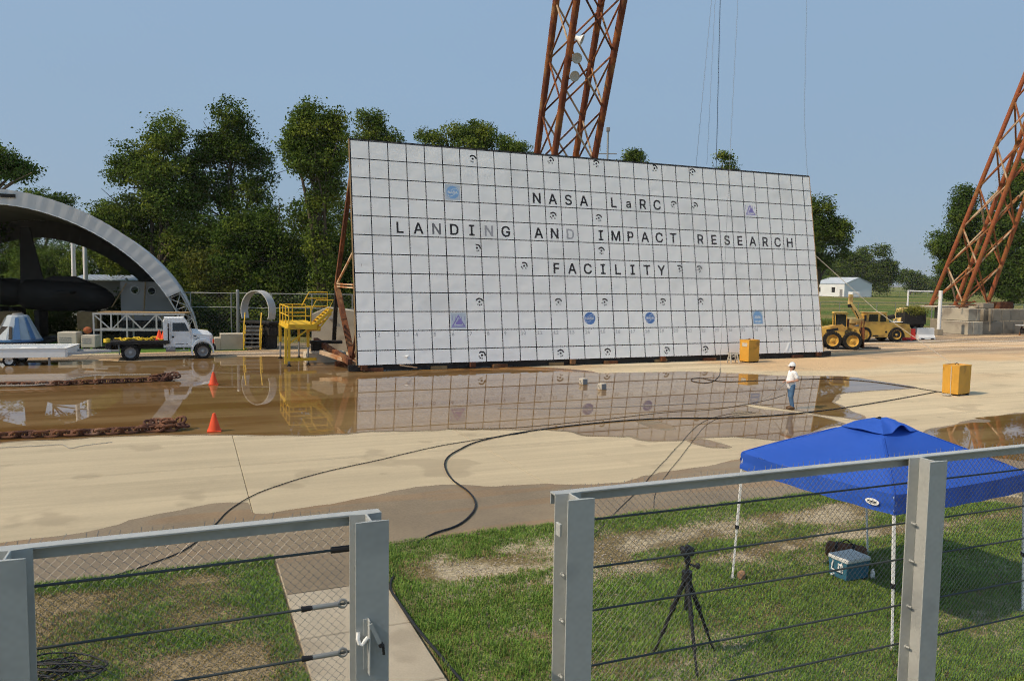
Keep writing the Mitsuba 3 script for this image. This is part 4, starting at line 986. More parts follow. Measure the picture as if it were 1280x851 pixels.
part('coupler', tl, M().bar((L1 + 1.75, 0, .66), (L1 + 2.3, .05, .66), .16, .12), 'm_panel_grey')
for x in (-1.5, .3):
    for y in (-.95, .95): wheel(tl, (x, y, .30), .31, .2, 'm_white', ax=(0, 1 if y < 0 else -1, 0))
part('jack', tl, M().cyl((2.2, -1.2, .05), (2.2, -1.2, .5), .06).cyl((2.2, -1.2, 0), (2.2, -1.2, .05), .16), 'm_panel_grey')

# ------------------------------------------------------------------ yellow access platform
yp = thing('access_platform', 'yellow steel access platform with railings and a raised ramp', 'platform', (-11.9, 41.4, 0), HD)
PW, PL_ = 1.05, 4.3
for x, y in ((.0, .0), (.0, PL_), (PW, .4), (PW, PL_)):
    part('leg', yp, M().bar((x, y, 1.0 if (x, y) != (0, 0) else .3), (x, y, 2.1), .14, .14), 'm_yellow')
    part('leg_extension', yp, M().cyl((x, y, .10), (x, y, 1.05), .052, n=10), 'm_galv', True)
    part('foot', yp, M().cyl((x, y, 0), (x, y, .06), .13, n=12).cyl((x, y, .06), (x, y, .14), .07, n=10), 'm_truck_dark')
part('outrigger', yp, M().box((-.16, 0, 1.1), (.12, .14, 1.9)), 'm_yellow')
part('lower_beam', yp, M().bar((-.15, 0, .36), (1.45, .1, .36), .14, .15), 'm_yellow')
part('diagonal', yp, M().bar((.05, 0, 1.25), (.95, .05, 1.95), .08, .08).bar((0, .1, 1.4), (.0, 1.2, 1.5), .08, .08), 'm_yellow')
for a, b in (((0, 0), (PW + .4, 0)), ((0, 0), (0, PL_)), ((PW + .4, 0), (PW + .4, PL_)), ((0, PL_), (PW + .4, PL_))): part('edge_beam', yp, M().bar((*a, 2.10), (*b, 2.10), .10, .24, (0, 0, 1)) if 0 else M().bar((*a, 2.10), (*b, 2.10), .10, .24), 'm_yellow')
part('deck', yp, M().box((PW / 2 + .2, PL_ / 2, 2.235), (PW + .4, PL_, .03)), 'm_yellow')
for a, b in (((0, 0), (0, PL_)), ((0, 0), (1.15, 0)), ((0, PL_), (PW + .4, PL_))):
    for z in (2.70, 3.18): part('rail', yp, M().cyl((*a, z), (*b, z), .032, n=8), 'm_yellow', True)
for x, y in ((0, 0), (0, 1.45), (0, 2.9), (0, PL_), (1.15, 0), (.7, PL_), (PW + .4, PL_)): part('stanchion', yp, M().cyl((x, y, 2.2), (x, y, 3.19), .034, n=8), 'm_yellow', True)
part('ramp_rail', yp, M().tube([(1.15, 0, 2.75), (1.15, 0, 2.95), (1.45, 0, 3.55), (2.35, 0, 3.55), (2.05, .0, 2.95)], .032, 8), 'm_yellow')
part('ramp_rail', yp, M().tube([(.9, 1.7, 3.18), (1.3, 1.7, 3.95), (2.3, 1.7, 3.95), (2.3, 1.7, 3.15), (1.1, 1.7, 3.15)], .032, 8).tube([(1.15, 1.7, 3.6), (2.3, 1.7, 3.6)], .03, 6), 'm_yellow')
part('ramp_beam', yp, M().bar((1.3, 0, 2.15), (2.3, 0, 3.05), .10, .14).bar((1.3, 1.3, 2.15), (2.3, 1.3, 3.05), .10, .14).bar((1.5, 0, 1.9), (2.25, 0, 2.85), .06, .07), 'm_yellow')
for q in range(6): part('ramp_tread', yp, M().box((1.42 + q * .15, .65, 2.30 + q * .135), (.13, 1.25, .03)), 'm_yellow')
part('actuator', yp, M().cyl((1.2, .3, 1.95), (2.0, .3, 2.5), .05).box((1.35, .8, 2.0), (.7, 1.3, .26), .03), 'm_yellow')
# ------------------------------------------------------------------ hoop, concrete steps, ladder stair, cabinet
hp = thing('test_hoop', 'pale half round hoop standing on the lawn behind the yellow rail steps', 'hoop', (-17.05, 52.2, 0), rad(-30))
a = np.linspace(-.42, math.pi + .42, 33); m = M(); V = []
for q in a:
    for r, y in ((1.36, -.30), (1.36, .30), (1.30, .30), (1.30, -.30)): V.append([r * math.cos(q), y, 2.5 + r * math.sin(q)])
V = np.array(V); i = np.arange(32)[:, None] * 4
m.add(V, np.concatenate([np.concatenate([i + [k, (k + 1) % 4, (k + 1) % 4 + 4], i + [k, (k + 1) % 4 + 4, k + 4]], 0) for k in range(4)], 0))
part('band', hp, m, 'm_hoop', 40)
part('base', hp, M().box((0, .2, 1.72), (2.9, 1.2, .14), .02).box((0, .2, 1.15), (2.5, .9, .5)), 'm_truck_dark')
for x in (-1.0, -.35, .35, 1.0): part('trestle', hp, M().box((x, .2, .82), (.12, .9, 1.65)), 'm_truck_dark')
cs = thing('concrete_steps', 'pale stepped concrete block beside the truck', 'concrete block', (-18.35, 50.45, 0), HD)
part('block', cs, M().box((.18, .5, .52), (1.50, 1.0, 1.04), .02), 'm_block')
part('block', cs, M().box((-.76, .5, .39), (.36, 1.0, .78), .02), 'm_block')
ld = thing('stair', 'short steel stair with yellow stringers and grey treads', 'stair', (-16.95, 50.6, 0), rad(10))
for s_ in (-.52, .52): part('stringer', ld, M().bar((s_, 0, 0), (s_, .75, 1.55), .09, .14), 'm_yellow'); part('handrail', ld, M().tube([(s_, .0, .1), (s_, .02, 1.2), (s_, .70, 2.40)], .045, 8), 'm_yellow', True)
for q in range(6): part('tread', ld, M().box((0, .07 + .12 * q, .22 + .255 * q), (.98, .22, .05)), 'm_galv')
cb = thing('equipment_shed', 'small pale cabinet with a peaked top behind the board frame', 'cabinet', (-10.9, 50.3, 0), rad(12))
part('body', cb, M().prism([(-2.0, .72), (2.0, .72), (2.0, 2.45), (-1.0, 2.85), (-2.0, 2.40)], 1.6, XZ, (0, 1.6, 0)), 'm_block')
part('footing', cb, M().box((0, .8, .36), (4.1, 1.7, .70), .02), 'm_block')
part('vent_cap', cb, M().box((-.8, -.06, 2.15), (.24, .12, .16), .02), 'm_panel_grey')
lw = thing('concrete_slab_block', 'low pale concrete block at the foot of the board frame', 'concrete block', (-10.6, 43.9, 0), HD)
part('block', lw, M().box((0, 0, .30), (2.2, 1.2, .58), .02), 'm_block')
jb = thing('junction_box', 'black junction box on a post beside the yellow platform', 'box', (-11.2, 44.6, 0), HD)
part('box', jb, M().box((0, 0, .75), (.62, .5, .5), .02), 'm_truck_dark'); part('lid', jb, M().box((.5, 0, 1.06), (1.8, .6, .16), .01), 'm_truck_dark'); part('post', jb, M().box((0, 0, .25), (.2, .2, .5)), 'm_truck_dark')

# ------------------------------------------------------------------ chain link fences in the background
def chainfence(label, p0, p1, h, step, mid=None, wire=.30, rail_r=.035, gap=None):
    k = thing('chain_link_fence', label, 'fence')
    p0, p1 = np.array([*p0, 0.0]), np.array([*p1, 0.0]); L = np.linalg.norm(p1 - p0); d = (p1 - p0) / L
    for q in np.arange(0, L + .01, step): part('post', k, M().cyl(p0 + d * q - [0, 0, .1], p0 + d * q + [0, 0, h], .045, n=6), 'm_galv')
    part('top_rail', k, M().cyl(p0 + [0, 0, h - .03], p1 + [0, 0, h - .03], rail_r, n=6), 'm_galv')
    if mid: part('mid_rail', k, M().cyl(p0 + [0, 0, mid], p1 + [0, 0, mid], rail_r * .9, n=6), 'm_galv')
    m = M()
    for q in np.arange(-h, L, wire):
        for s_ in (0, 1):
            a, b = max(q, 0), min(q + h, L)
            za, zb = a - q, b - q
            if s_: za, zb = h - za, h - zb
            if b - a < .05: continue
            m.cyl(p0 + d * a + [0, 0, za], p0 + d * b + [0, 0, zb], .003, n=3, caps=False)
    part('wire_mesh', k, m, 'm_galv')
    return k
chainfence('tall chain link fence along the wood behind the yellow platform', (-27.0, 58.0), (-6.0, 58.6), 3.55, 3.0, 2.45)
gp = thing('gate_post', 'thick steel gate post in the fence left of the hoop', 'post', (-20.35, 57.7, 0))
part('post', gp, M().cyl((0, 0, 0), (0, 0, 3.7), .12, n=12), 'm_galv', True); part('cap', gp, M().lathe([(.13, 3.7), (.1, 3.78), (0, 3.8)], 12), 'm_galv')
chainfence('low chain link fence across the field behind the machines', (38.0, 118.0), (82.0, 122.0), 2.1, 3.0, None, .5)
chainfence('chain link fence behind the block plinth at the frame edge', (46.5, 92.0), (78.0, 92.0), 2.75, 3.0, None, .4)
chainfence('far chain link fence at the edge of the distant trees', (120.0, 325.0), (235.0, 330.0), 2.4, 6.0, None, 2.0, .05)

# ------------------------------------------------------------------ barn
bn = thing('barn', 'white metal barn with a low gable roof far across the field', 'barn')
B0 = np.array([131.9, 310.5, 0]); g1 = np.array([.927, .375, 0]) * 14.4; g2 = np.array([-.375, .927, 0]) * 16.0; zz = lambda z: np.array([0, 0, z])
part('wall', bn, M().hull([B0, B0 + g2, B0 + g2 + zz(5.0), B0 + zz(5.0), B0 + g1 * .01, B0 + g1 * .01 + zz(5.0), B0 + g2 + g1 * .01, B0 + g2 + g1 * .01 + zz(5.0)]), 'm_barn')
part('wall', bn, M().hull([B0, B0 + g1, B0 + g1 + zz(5.0), B0 + g1 / 2 + zz(7.6), B0 + zz(5.0)] + [q + g2 * .999 for q in (B0 + g1, B0 + g1 + zz(5.0), B0 + g1 / 2 + zz(7.6))] + [B0 + g2 * .999 + g1 * .02]), 'm_barn')
for a, b in ((0, 1), (1, 0)):
    e_ = B0 + g1 * a; r0_ = B0 + g1 / 2
    q = [e_ - g2 * .02 + zz(5.05) + (e_ - r0_) * .03, r0_ - g2 * .02 + zz(7.68), r0_ + g2 * 1.02 + zz(7.68), e_ + g2 * 1.02 + zz(5.05) + (e_ - r0_) * .03]
    part('roof', bn, M().hull(q + [p_ + zz(.15) for p_ in q]), 'm_barn_roof')
def onwall(k, z, w, h, bs, name): part(name, bn, M().box(B0 + g2 * k + zz(z) - g1 / 14.4 * .06, (w, .12, h), 0, np.stack([g2 / 16, g1 / 14.4, [0, 0, 1]], 1)), bs)
onwall(.36, 2.7, 1.7, 2.0, 'm_truck_dark', 'window'); onwall(.85, 2.7, 1.7, 2.0, 'm_truck_dark', 'window'); onwall(.10, 1.5, 1.4, 2.9, 'm_panel_grey', 'door')
hut = thing('white_tank', 'small white box on the grass before the barn', 'tank', (129.5, 296, 0), .3)
part('body', hut, M().box((0, 0, 1.1), (3.6, 2.4, 2.0), .2), 'm_white'); part('base', hut, M().box((0, 0, .1), (3.2, 2.0, .2)), 'm_panel_grey')

# ------------------------------------------------------------------ wheel loader with forks (local x towards its forks)
lo = thing('wheel_loader', 'yellow wheel loader with dark forks beside the board', 'loader', (24.66, 58.1, 0), rad(-14))
LO_R = PLACE[lo][0]
PLACE[lo] = (LO_R @ np.diag([.62, 1.0, 1.0]), PLACE[lo][1])
part('rear_body', lo, M().hull([(x, y, z) for x, z in ((-2.4, .75), (-2.4, 1.55), (-.2, 1.85), (.1, 1.7), (.1, .75)) for y in (-.72, .72)]), 'm_plant')
part('engine_grille', lo, M().box((-1.3, -.735, 1.42), (1.3, .03, .18), 0, roty(-.12)), 'm_black')
part('cab_floor', lo, M().box((-.35, 0, 1.55), (1.5, 1.4, .22), .03), 'm_plant')
for x in (-.95, .30):
    for y in (-.62, .62): part('cab_post', lo, M().bar((x, y, 1.6), (x - .03, y, 2.62), .09, .09), 'm_plant')
part('cab_glass', lo, M().box((-.33, 0, 2.1), (1.16, 1.16, .9), .02), 'm_glass')
part('cab_roof', lo, M().box((-.33, 0, 2.66), (1.55, 1.45, .14), .05), 'm_plant')
part('seat', lo, M().box((.45, -.3, 1.95), (.3, .5, .6), .05), 'm_rust_dark')
part('front_frame', lo, M().box((.95, 0, .95), (1.5, .85, .7), .05).bar((.6, 0, 1.4), (1.2, 0, 1.7), .3), 'm_plant')
for s_ in (-.45, .45): part('lift_arm', lo, M().bar((.5, s_, 1.75), (1.5, s_, 1.55), .14, .26).bar((1.5, s_, 1.6), (2.1, s_, .55), .14, .26), 'm_plant')
part('cylinder', lo, M().cyl((.6, 0, 1.6), (1.8, 0, 1.75), .07).cyl((1.2, .2, .7), (1.9, .2, .8), .06), 'm_galv')
part('carriage', lo, M().box((2.25, 0, .85), (.12, 1.5, 1.5)).bar((2.2, -.5, 1.5), (2.3, -.5, 2.1), .1).bar((2.2, .5, 1.5), (2.3, .5, 2.1), .1), 'm_rust_dark')
for s_ in (-.45, .35): part('fork', lo, M().box((2.35, s_, .75), (.08, .16, 1.3)).box((3.3, s_, .13), (1.9, .16, .07)), 'm_black')
PLACE[lo] = (LO_R, PLACE[lo][1])
for x in (-.80, .58):
    for y in (-.85, .85): wheel(lo, (x, y, .66), .66, .5, 'm_plant', hub='m_plant', ax=(0, 1 if y < 0 else -1, 0), lugs=22)
# ------------------------------------------------------------------ yellow crane carrier
tc = thing('crane_carrier', 'yellow crane carrier with a boxy cab behind the forklift loader', 'crane', (31.3, 66.6, 0), rad(8))
part('body', tc, M().hull([(x, y, z) for x, z in ((-2.6, .40), (-2.6, 1.70), (1.0, 1.62), (2.2, 1.50), (2.25, .40)) for y in (-1.1, 1.1)]), 'm_plant')
part('hood', tc, M().box((-2.3, 0, 1.72), (1.6, 1.9, .40), .06), 'm_plant_pale', label='faded reddish hood')
arch = [(1.0 + .78 * math.cos(a), .42 + .78 * math.sin(a)) for a in np.linspace(0, math.pi, 15)]
part('wheel_arch', tc, M().prism(sg.Polygon(arch), .03, XZ, (0, -1.10, 0)), 'm_black')
part('cab', tc, M().hull([(x, y, z) for x, z in ((-1.55, 1.6), (-1.5, 2.45), (.15, 2.45), (.45, 1.6)) for y in (-.9, .1)]), 'm_plant')
part('cab_roof', tc, M().box((-.68, -.4, 2.48), (1.85, 1.1, .08), .03), 'm_plant_pale')
for x0, x1, z1 in ((-1.42, -.62, 2.30), (-.40, .05, 2.28)): part('cab_window', tc, M().prism([(x0, 1.72), (x1 + (.1 if x0 > -1 else 0), 1.72), (x1, z1), (x0, z1)], .02, XZ, (0, -.895, 0)), 'm_glass')
part('side_plate', tc, M().box((-1.15, -1.11, 1.0), (2.2, .02, .9)), 'm_plant')
part('step_recess', tc, M().box((-.9, -1.12, .52), (.5, .03, .12)).box((.05, -1.12, .86), (.16, .03, .14)), 'm_black')
part('rear_bumper', tc, M().box((2.32, 0, .8), (.14, 2.1, .9), .03), 'm_plant_pale')
part('mirror', tc, M().box((-1.85, -1.05, 2.0), (.18, .1, .5), .04), 'm_black')
part('boom', tc, M().hull([(x, y, z) for x, z in ((-1.75, 1.8), (-1.3, 1.8), (-2.55, 3.25), (-2.75, 3.2)) for y in (-.2, .2)]).bar((-2.65, 0, 3.1), (-2.6, 0, 3.95), .26, .3), 'm_plant_pale')
part('hook_block', tc, M().box((-2.62, 0, 3.0), (.36, .3, .3), .05).cyl((-2.3, -.2, 2.6), (-1.9, -.2, 1.9), .04), 'm_black')
for x in (1.0, -1.9):
    for y in (-.99, .99): wheel(tc, (x, y, .62), .62, .40, 'm_plant', hub='m_plant', ax=(0, 1 if y < 0 else -1, 0), lugs=22)
tb = thing('boom_crane', 'pale yellow telescopic boom crane parked behind the crane carrier', 'crane', (37.6, 77.0, 0), rad(6))
TB_R = PLACE[tb][0]
PLACE[tb] = (TB_R @ np.diag([.74, .74, .74]), PLACE[tb][1])
part('boom', tb, M().cyl((-4.6, 0, 2.05), (-1.0, 0, 2.05), .55, n=14), 'm_plant_pale', True)
part('boom_head', tb, M().cyl((-1.0, 0, 2.05), (.2, 0, 2.3), .30, n=12), 'm_truck_dark')
part('turret', tb, M().hull([(x, y, z) for x, z in ((.6, 1.7), (1.0, 3.35), (1.6, 3.5), (2.6, 3.5), (3.0, 3.0), (2.7, 1.7)) for y in (-.8, .8)]), 'm_plant_pale')
part('turret_window', tb, M().box((1.45, -.81, 2.75), (.14, .03, .9)).box((2.2, -.81, 2.6), (.5, .03, .1)), 'm_truck_dark')
part('deck', tb, M().box((.2, 0, 1.3), (7.4, 2.0, .5), .05), 'm_truck_dark')
part('deck_plate', tb, M().box((1.5, -.4, 1.62), (3.6, 1.6, .10), .02), 'm_white')
for x in (-2.6, 2.6):
    for y in (-.85, .85): wheel(tb, (x, y, .6), .6, .4, 'm_panel_grey', ax=(0, 1 if y < 0 else -1, 0))
# ------------------------------------------------------------------ barriers, posts, frame, skip beside the plinth
def barrier(label, at, yaw, L, bs):
    k = thing('barrier', label, 'barrier', at, yaw)
    part('body', k, M().prism([(-.30, 0), (.30, 0), (.28, .18), (.12, .42), (.10, 1.02), (-.10, 1.02), (-.12, .42), (-.28, .18)], L, np.array([[0, 0, 1], [1, 0, 0], [0, 1, 0]], float), (-L / 2, 0, 0)), bs)
    for q in (-.3, .3): part('slot', k, M().box((q * L, -.28, .06), (.3, .16, .09)), 'm_black')
barrier('red plastic barrier behind the crane carrier', (34.6, 67.7, 0), rad(6), .95, 'm_red')
barrier('white plastic barrier right of the red one', (37.0, 69.6, 0), rad(10), 1.6, 'm_white')
gf = thing('pipe_frame', 'white pipe goal frame left of the right tower', 'frame', (40.3, 79.5, 0))
part('post', gf, M().cyl((0, 0, 0), (0, 0, 4.3), .09, n=8), 'm_white'); part('crossbar', gf, M().cyl((0, 0, 4.22), (2.6, .2, 4.18), .08, n=8), 'm_white')
wp = thing('bollard_pole', 'thick white pole before the block plinth', 'pole', (41.35, 75.4, 0))
part('pole', wp, M().cyl((0, 0, .6), (0, 0, 4.25), .17, n=14), 'm_white', True); part('cap', wp, M().lathe([(.18, 4.22), (.18, 4.3), (0, 4.33)], 14), 'm_white')
part('base', wp, M().box((0, 0, .3), (.6, .6, .6), .03), 'm_block_old')
sk = thing('dark_skip', 'dark open skip of weeds between the barriers and the plinth', 'skip', (39.4, 76.2, 0), rad(8))
part('body', sk, M().box((0, .6, 1.55), (2.3, 1.4, 1.1), .03), 'm_truck_dark'); part('prop', sk, M().bar((-1.2, -.3, .05), (-.9, .2, 2.3), .12).bar((-.6, -.3, .05), (-.9, .2, 2.3), .12), 'm_black')
part('stand', sk, M().box((-.6, .6, .5), (.2, 1.2, 1.0)).box((.8, .6, .5), (.3, 1.2, 1.0)), 'm_truck_dark')
v_, f_ = crown_mesh([(0.0, 2.25, 1.3, .35)], .6, .22, 12, 77)
part('weeds', sk, (v_, f_), 'm_leaf_yellow')
tbz = thing('steel_table', 'dark low steel table with a flat pale top at the frame edge', 'table', (51.2, 76.5, 0), rad(12))
part('top', tbz, M().box((0.4, 0, 1.02), (3.4, 1.6, .10), .01), 'm_steel')
for x in (-.9, 1.6):
    for y in (-.6, .6): part('leg', tbz, M().bar((x, y, 0), (x * .7, y, .98), .1), 'm_rust_dark')
part('shelf', tbz, M().box((.3, 0, .45), (2.4, 1.2, .5), .03), 'm_truck_dark')
wd = M()
r_ = np.random.default_rng(90)
for k in range(700):
    q = np.array([r_.uniform(25.5, 34), r_.uniform(72, 92), -.08]); h = r_.uniform(.3, 1.1) * (1.2 if q[0] < 34 else .6)
    for w in range(5):
        a = r_.uniform(0, 6.28); d = np.array([math.cos(a), math.sin(a), 0])
        s_ = np.array([-d[1], d[0], 0]) * .06; e_ = q + d * h * .45 + [0, 0, h]
        wd.add(np.array([q - s_, q + s_, e_ + s_ * .3, e_ - s_ * .3]), np.array([[0, 1, 2], [0, 2, 3]]))
struct('tall_weeds', wd, 'm_leaf_yellow', kind='stuff', label='tall yellow green weeds at the edge of the apron behind the machines')

# ================================================================== ON THE APRON
def box_ballast(label, corner, yaw, a, b, h):
    k = thing('ballast_box', label, 'ballast box', corner, yaw)
    tp = .014
    V = [(x, y, z) for x, y in ((0, 0), (a, 0), (a, b), (0, b)) for z in (0,)]
    m = M().hull([(x + (tp if x == 0 else -tp), y + (tp if y == 0 else -tp), .07) for x in (0, a) for y in (0, b)] + [(x, y, h) for x in (0, a) for y in (0, b)])
    part('body', k, m, 'm_ballast')
    part('rim', k, M().box((a / 2, .02, h), (a, .05, .06)).box((a / 2, b - .02, h), (a, .05, .06)).box((.02, b / 2, h), (.05, b - .09, .06)).box((a - .02, b / 2, h), (.05, b - .09, .06)), 'm_ballast')
    part('skid', k, M().box((.15, b / 2, .04), (.1, b, .08)).box((a - .15, b / 2, .04), (.1, b, .08)), 'm_truck_dark')
    part('lifting_eye', k, M().tube(np.c_[np.full(13, a * .45), b / 2 + .07 * np.cos(np.linspace(0, math.pi, 13)), h + .02 + .07 * np.sin(np.linspace(0, math.pi, 13))], .018, 6), 'm_truck_dark')
    return k
b1 = box_ballast('orange yellow steel ballast box with cables, right of the worker', (19.40, 33.55, 0), rad(33), 1.0, .72, 1.30)
part('strap', b1, M().bar((.03, .34, .05), (-.004, .34, 1.28), .025, .05), 'm_cream')
part('wire_bundle', b1, M().tube(np.array([[-.25 + .12 * math.cos(a) - a * .008, .30 + .16 * math.sin(a * 1.3), .05 + .03 * math.sin(a)] for a in np.linspace(0, 22, 90)]), .014, 5), 'm_cream')
b0 = box_ballast('orange yellow steel ballast box at the foot of the white board', (14.22, 46.55, 0), rad(33), .95, .72, 1.34)
part('faded_patch', b0, M().box((-.003, .33, 1.08), (.012, .38, .22), 0, roty(.028)), 'm_cream')
sh_ = thing('sawhorse', 'small pale folding sawhorse beside the ballast box at the board', 'sawhorse', (13.22, 46.3, 0), rad(15))
for x in (-.27, .27):
    for y in (-.22, .22): part('leg', sh_, M().bar((x, y, 0), (x * .8, y * .15, .64), .05, .06), 'm_cream')
    part('spreader', sh_, M().bar((x, -.15, .25), (x, .15, .25), .04), 'm_cream')
part('top_bar', sh_, M().bar((-.34, 0, .62), (.34, 0, .60), .06, .08), 'm_cream'); part('brace', sh_, M().bar((-.24, -.05, .6), (.1, -.05, .35), .04).bar((.24, -.05, .6), (-.1, -.05, .35), .04), 'm_cream')
for (x, y), lab in (((3.28, 35.55), 'small pale instrument box in the puddle, left of two'), ((3.95, 33.9), 'small pale instrument box in the puddle, right of two')):
    k = thing('instrument_box', lab, 'box', (x, y, 0), rad(36))
    part('case', k, M().box((.15, .13, .15), (.30, .26, .27), .015), 'm_cream')
    part('face_plate', k, M().box((.15, -.004, .15), (.27, .012, .24), .003), 'm_panel_grey')
    part('knob', k, M().cyl((-.02, .16, .19), (-.10, .16, .19), .025, n=8).cyl((-.02, .08, .10), (-.08, .08, .10), .02, n=8), 'm_cream')
    part('plinth', k, M().box((.15, .13, .012), (.34, .30, .024)), 'm_wood')

# rusty anchor chains, every link a part
def link_mesh(L, W, r):
    a = np.linspace(-math.pi / 2, math.pi / 2, 7); R_ = W / 2; h = L / 2 - R_
    P_ = [(h + R_ * math.cos(q), R_ * math.sin(q), 0) for q in a] + [(-h - R_ * math.cos(q), -R_ * math.sin(q), 0) for q in a]
    return M().tube(np.array(P_), r, 7, True).box((0, 0, 0), (.07, W * .7, .06)).mesh()
LV, LF = link_mesh(.38, .21, .040)
def chain(label, pts, pile, seed):
    k = thing('anchor_chain', label, 'chain')
    r = np.random.default_rng(seed); q = spline(pts, .05); d = np.r_[0, np.cumsum(np.linalg.norm(np.diff(q, axis=0), axis=1))]
    pos = np.arange(0, d[-1], .27)
    for i, u in enumerate(pos):
        c = np.array([np.interp(u, d, q[:, 0]), np.interp(u, d, q[:, 1])]); n = np.array([np.interp(u + .1, d, q[:, 0]), np.interp(u + .1, d, q[:, 1])]) - np.array([np.interp(u - .1, d, q[:, 0]), np.interp(u - .1, d, q[:, 1])])
        R = rotz(math.atan2(n[1], n[0]) + r.uniform(-.08, .08)) @ rotx((rad(38) if i % 2 else rad(-52)) + r.uniform(-.15, .15))
        part('link', k, (LV @ R.T + [*(c + r.uniform(-.015, .015, 2)), .115], LF), 'm_chain', 40)
    e_ = q[-1]
    for i in range(pile):
        R = rotz(HD + r.uniform(-.7, .7)) @ rotx(r.uniform(-1.2, 1.2)) @ roty(r.uniform(-.3, .3))
        part('link', k, (LV @ R.T + [e_[0] - .80 + 1.1 * i / pile + r.uniform(-.1, .1), e_[1] - .25 + .55 * i / pile + r.uniform(-.22, .22), .12 + .14 * (i % 2) + r.uniform(0, .05)], LF), 'm_chain', 40)
chain('rusty anchor chain along the near edge of the puddle', [(-18.2,20.6),(-15.62,21.75),(-14.64,22.13),(-13.45,22.44),(-12.25,22.81),(-11.16,23.25),(-10.35,23.55)], 11, 1)
chain('rusty anchor chain lying far out in the puddle toward the truck', [(-25.5,30.9),(-23.12,31.92),(-21.48,32.45),(-19.72,32.88),(-18.11,33.68),(-16.52,34.38),(-15.4,34.9)], 9, 2)
def cable(name, label, pts, r, bsdf, z=None, cat='cable', step=.12, seed=0):
    pts = [(*p_, (r + .008)) if len(p_) == 2 else p_ for p_ in pts]
    q = spline(pts, step)
    if seed:
        q[:, :2] += .05 * (np.c_[meshkit.fbm(np.c_[q[:, :2], q[:, 0] * 0 + seed], 3, seed), meshkit.fbm(np.c_[q[:, :2], q[:, 0] * 0 + seed + 9], 3, seed)] - .5)
    return solo(name, label, cat, M().tube(q, r, 7), bsdf, True)
cable('power_cable', 'thick black cable sweeping from the ballast box across the concrete to the lawn and walkway', [(19.19,34.79),(17.20,33.16),(15.02,31.43),(12.64,29.65),(10.65,28.41),(8.92,27.60),(7.37,27.16),(5.05,26.82),(2.71,25.74),(0.54,24.21),(-0.90,22.66),(-1.47,21.33),(-1.68,20.44),(-1.66,19.46),(-1.38,18.20),(-0.94,17.17),(-0.74,16.36),(-0.74,15.67),(-0.92,14.92),(-1.14,14.52),(-1.38,14.27),(-1.66,13.85,-.02),(-1.80,13.35,-.10),(-1.84,12.6,-.10),(-1.85,12.0,.02),(-1.80,11.57),(-1.58,11.03),(-1.26,10.30),(-0.92,9.62),(-0.56,8.91),(-0.30,8.41),(-.1,7.8)], .020, 'm_black')
cable('thin_cable', 'thin black cable curving left across the dry concrete to the left lawn', [(0.54,24.12),(-1.80,22.15),(-3.34,20.25),(-4.63,18.64),(-5.47,17.01),(-5.70,15.66),(-5.65,14.66),(-5.61,13.3),(-5.90,12.53),(-6.39,11.73)], .011, 'm_black', seed=3)
cable('thin_cable', 'thin dark cable on the water from the worker leftward past the dry islet', [(11.88,33.37),(10.53,31.67),(7.93,29.26),(5.59,28.18),(2.77,26.34),(0.04,24.84),(-2.00,24.56)], .008, 'm_black', seed=4)
cable('thin_cable', 'left one of two thin cables running down the dry concrete to the lawn', [(8.94,28.62),(7.69,27.84),(6.39,26.01),(4.52,21.49),(3.16,18.07),(2.20,15.80),(1.45,14.03),(0.89,13.37)], .007, 'm_black', seed=5)
cable('thin_cable', 'right one of two thin cables running down the dry concrete to the lawn', [(9.04,28.46),(7.75,27.51),(6.66,26.03),(4.71,21.11),(3.42,17.73),(2.97,15.84)], .006, 'm_black', seed=6)
cable('power_cable', 'dark cable looped on the water below the board and led to the ballast box', [(11.60,43.10),(10.66,39.72),(9.74,37.41),(9.15,36.76),(8.75,37.31),(8.92,38.24),(9.45,38.61),(9.86,37.72),(10.45,37.34),(12.20,37.97),(14.42,38.67),(16.16,39.02),(17.62,38.24),(18.57,36.59),(19.02,35.29),(19.3,34.6)], .016, 'm_black')
cable('pale_strap', 'pale strap lying along the far anchor chain', [(-25.0,31.6,.12),(-22.66,32.05,.10),(-21.33,32.12,.10),(-19.79,32.75,.10),(-18.66,34.3,.28),(-16.41,35.2,.26)], .022, 'm_cream', cat='strap')
cable('thin_wire', 'fine crooked wire on the dry concrete before the near chain', [(-14.9,20.6),(-13.93,20.95),(-12.85,21.33),(-12.54,21.46),(-12.02,20.97),(-11.93,21.28),(-11.34,21.86)], .008, 'm_panel_grey', cat='wire')
nest = []
r_ = np.random.default_rng(31)
for k in range(95):
    a = k * .52; nest.append((-5.3 + (.20 + .16 * math.sin(k * .17)) * math.cos(a) * 1.5 + r_.normal() * .03, 8.9 + (.17 + .15 * math.sin(k * .23)) * math.sin(a), .03 + .0009 * k + .05 * abs(math.sin(k * .4))))
solo('hose_coil', 'tangled coil of black hose on the left lawn at the fence post', 'hose', M().tube(spline(nest, .05), .011, 5), 'm_black', True)

# ================================================================== THE WORKER (local x forward, y to his left)
import manifold3d as m3
def body_mesh(bones, edge, taubin=10):
    acc = None
    for (p0, r0, p1, r1) in bones:
        sp = [m3.Manifold.sphere(r, 16).translate([float(q) for q in p_]) for p_, r in ((p0, r0), (p1, r1))]
        h = m3.Manifold.batch_hull(sp)
        acc = h if acc is None else acc + h
    g = acc.refine_to_length(edge).to_mesh()
    t = trimesh.Trimesh(g.vert_properties[:, :3], g.tri_verts, process=True)
    trimesh.smoothing.filter_taubin(t, iterations=taubin)
    return t
man = thing('person', 'worker in white hard hat, white shirt and jeans holding a hose', 'person', (10.68, 29.49, 0), rad(187))
B = lambda *a: a
hipL, hipR = (0, .095, .90), (0, -.095, .90)
kneeL, kneeR = (.035, .10, .49), (-.01, -.10, .49)
ankL, ankR = (-.03, .11, .09), (-.09, -.10, .09)
